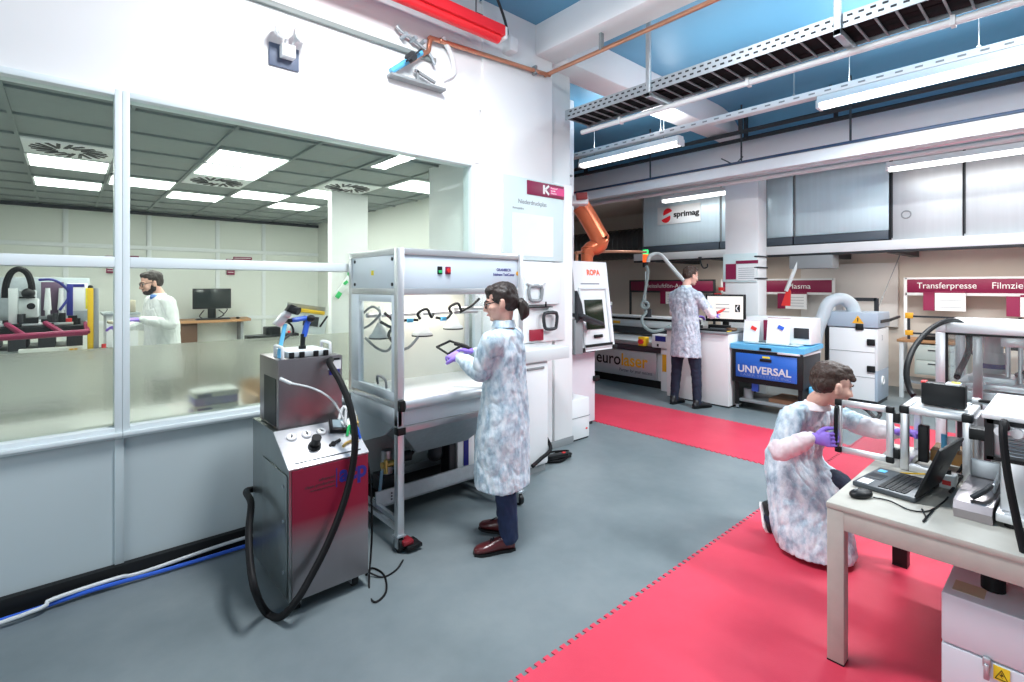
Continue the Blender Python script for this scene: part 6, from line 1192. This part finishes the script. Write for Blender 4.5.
# ---------------------------------------------------------------- the kneeling man at the enclosure
f_k = V((-.18, -1, 0)).normalized()
def skirt(c):
    s, f, u, R = frame(f_k)
    c.loft([[V(p)+s*(a*math.cos(x))+f*(d*math.sin(x)) for x in [2*math.pi*i/28 for i in range(28)]] for p, a, d in
      [((3.425, 1.20, .56), .180, .145), ((3.41, 1.165, .42), .198, .180), ((3.39, 1.12, .27), .210, .205), ((3.355, 1.075, .12), .212, .222), ((3.335, 1.045, .035), .20, .215)]])
    c.tube([(3.46, 1.15, .44), (3.475, 1.05, .41), (3.48, .99, .36)], [.115, .105, .085], 16, 4); c.sph((3.48, .99, .36), .085)
person('person', (3.36, 1.15, 0), 'person with short brown hair kneeling in a pale blue gown beside the worn table', ((3.262, .935, 1.035), (.70, -.68, -.22)), M['gown'], M['sleeve'],
 [((3.305, 1.055, .905), .085, .07), ((3.330, 1.080, .875), .170, .095), ((3.375, 1.120, .78), .190, .125), ((3.405, 1.160, .66), .180, .132), ((3.425, 1.195, .55), .180, .142), ((3.425, 1.20, .46), .18, .148)],
 (3.295, 1.025, .915),
 [((3.175, 1.115, .83), (3.115, 1.165, .635), (3.078, .985, .762), (.02, -1, .10), (-1, -.05, .0), -1, 1.2), ((3.495, 1.055, .835), (3.515, .84, .775), (3.385, .675, .80), (-.35, -.85, .30), (.2, .1, .9), -1, .6)],
 [((3.36, 1.21, .46), (3.29, .99, .085), (3.42, 1.30, .09)), ((3.49, 1.22, .46), (3.485, .935, .385), (3.47, 1.08, .10))], skirt,
 [((3.45, 1.40, .165), (3.41, 1.345, .004), (3.42, 1.33, .10), mat('black_trainer', (.015, .015, .017), .5), 'shoe', 'white', .95, (-.15, -1, .2)), ((3.48, 1.16, 0.007), (3.44, .93, 0.007), (3.47, 1.08, .12), mat('black_trainer', (.015, .015, .017), .5), 'shoe', 'white', 1.)], 'jeansd', HAIR_FRINGE, 'hairb', f_k, k=1.06,
 body_core=[((3.31, 1.06, .89), .10, .07), ((3.35, 1.13, .78), .17, .11), ((3.38, 1.2, .62), .14, .10), ((3.40, 1.24, .5), .16, .12)], collar=M['sleeve'], seed=12.)
# ================================================================ CAMERA, LIGHT, WORLD
cd = bpy.data.cameras.new('camera'); cam = bpy.data.objects.new('camera', cd); C.objects.link(cam)
cd.sensor_width = 36; cd.lens = F/1024*36; cd.shift_y = -(341-HY)/1024; cd.clip_start = .05
cam.location = EYE; cam.rotation_euler = (math.pi/2, 0, -math.atan2(FW[0], FW[1]))
sc = bpy.context.scene; sc.camera = cam
def area(name, loc, sx, sy, p, col=(.93, .975, 1), rot=(0, 0, 0)):
    l = bpy.data.lights.new(name, 'AREA'); l.shape = 'RECTANGLE'; l.size = sx; l.size_y = sy; l.energy = p; l.color = col
    o = bpy.data.objects.new(name, l); C.objects.link(o); o.location = loc; o.rotation_euler = rot; return o
# ceiling lamps in view, assumed ones out of view, and added upward fills
DN, UPW = (0, 0, 0), (math.pi, 0, 0)
area('hall_lamp_or_fill', (1.5, 1.75, 3.9), .5, 1.2, 105, (.97, .98, 1))
area('hall_lamp_or_fill', (4.55, -1.3, 3.9), .3, 1.6, 170)
for x, y in ((5.6, .85), (5.6, 4.0)): area('hall_lamp_or_fill', (x, y, 3.33), .12, 1.4, 90); area('hall_lamp_or_fill', (x, y, 3.56), .12, 1.4, 16, rot=UPW)  # battens shine down; the upward lights are added to brighten the ceiling
for x, y in ((7.95, .9), (7.95, 4.2)): area('hall_lamp_or_fill', (x, y, 3.06), .12, 1.2, 5)
area('hall_lamp_or_fill', (4.75, 1.2, 3.42), .8, 3.2, 20, rot=UPW); area('hall_lamp_or_fill', (2.2, .6, 3.0), 1., 2., 24, rot=UPW)  # added upward fills for the blue ceiling, no fittings hang here
area('side_fill', (-5.5, 1.2, 2.2), 2.6, 3.2, 115, (.93, .97, 1), rot=(0, -math.radians(88), 0))  # added fill that brightens the hood's side faces, no window known there
area('far_fill', (8.9, 1.0, 2.03), .4, 2.2, 20, (1, .95, .9)); area('far_fill', (8.9, 4.3, 2.03), .4, 2., 13, (1, .95, .9))  # added fills under the mezzanine, brighten the beige far wall
area('hood_lamp', (1.99, 3.12, 1.545), .8, .2, 1.6, (1, .96, .85))
w = bpy.data.worlds.new('hall_light'); sc.world = w; w.use_nodes = True
bg = w.node_tree.nodes['Background']; bg.inputs['Color'].default_value = (.80, .90, 1.0, 1); bg.inputs['Strength'].default_value = .31
vs = sc.view_settings; vs.view_transform = 'Standard'; vs.look = 'None'; vs.gamma = 1; vs.exposure = .38; vs.use_curve_mapping = False
sc.cycles.use_denoising = True
sc.cycles.max_bounces = 8; sc.cycles.transparent_max_bounces = 12; sc.cycles.sample_clamp_indirect = 6.; sc.cycles.caustics_reflective = False; sc.cycles.caustics_refractive = False
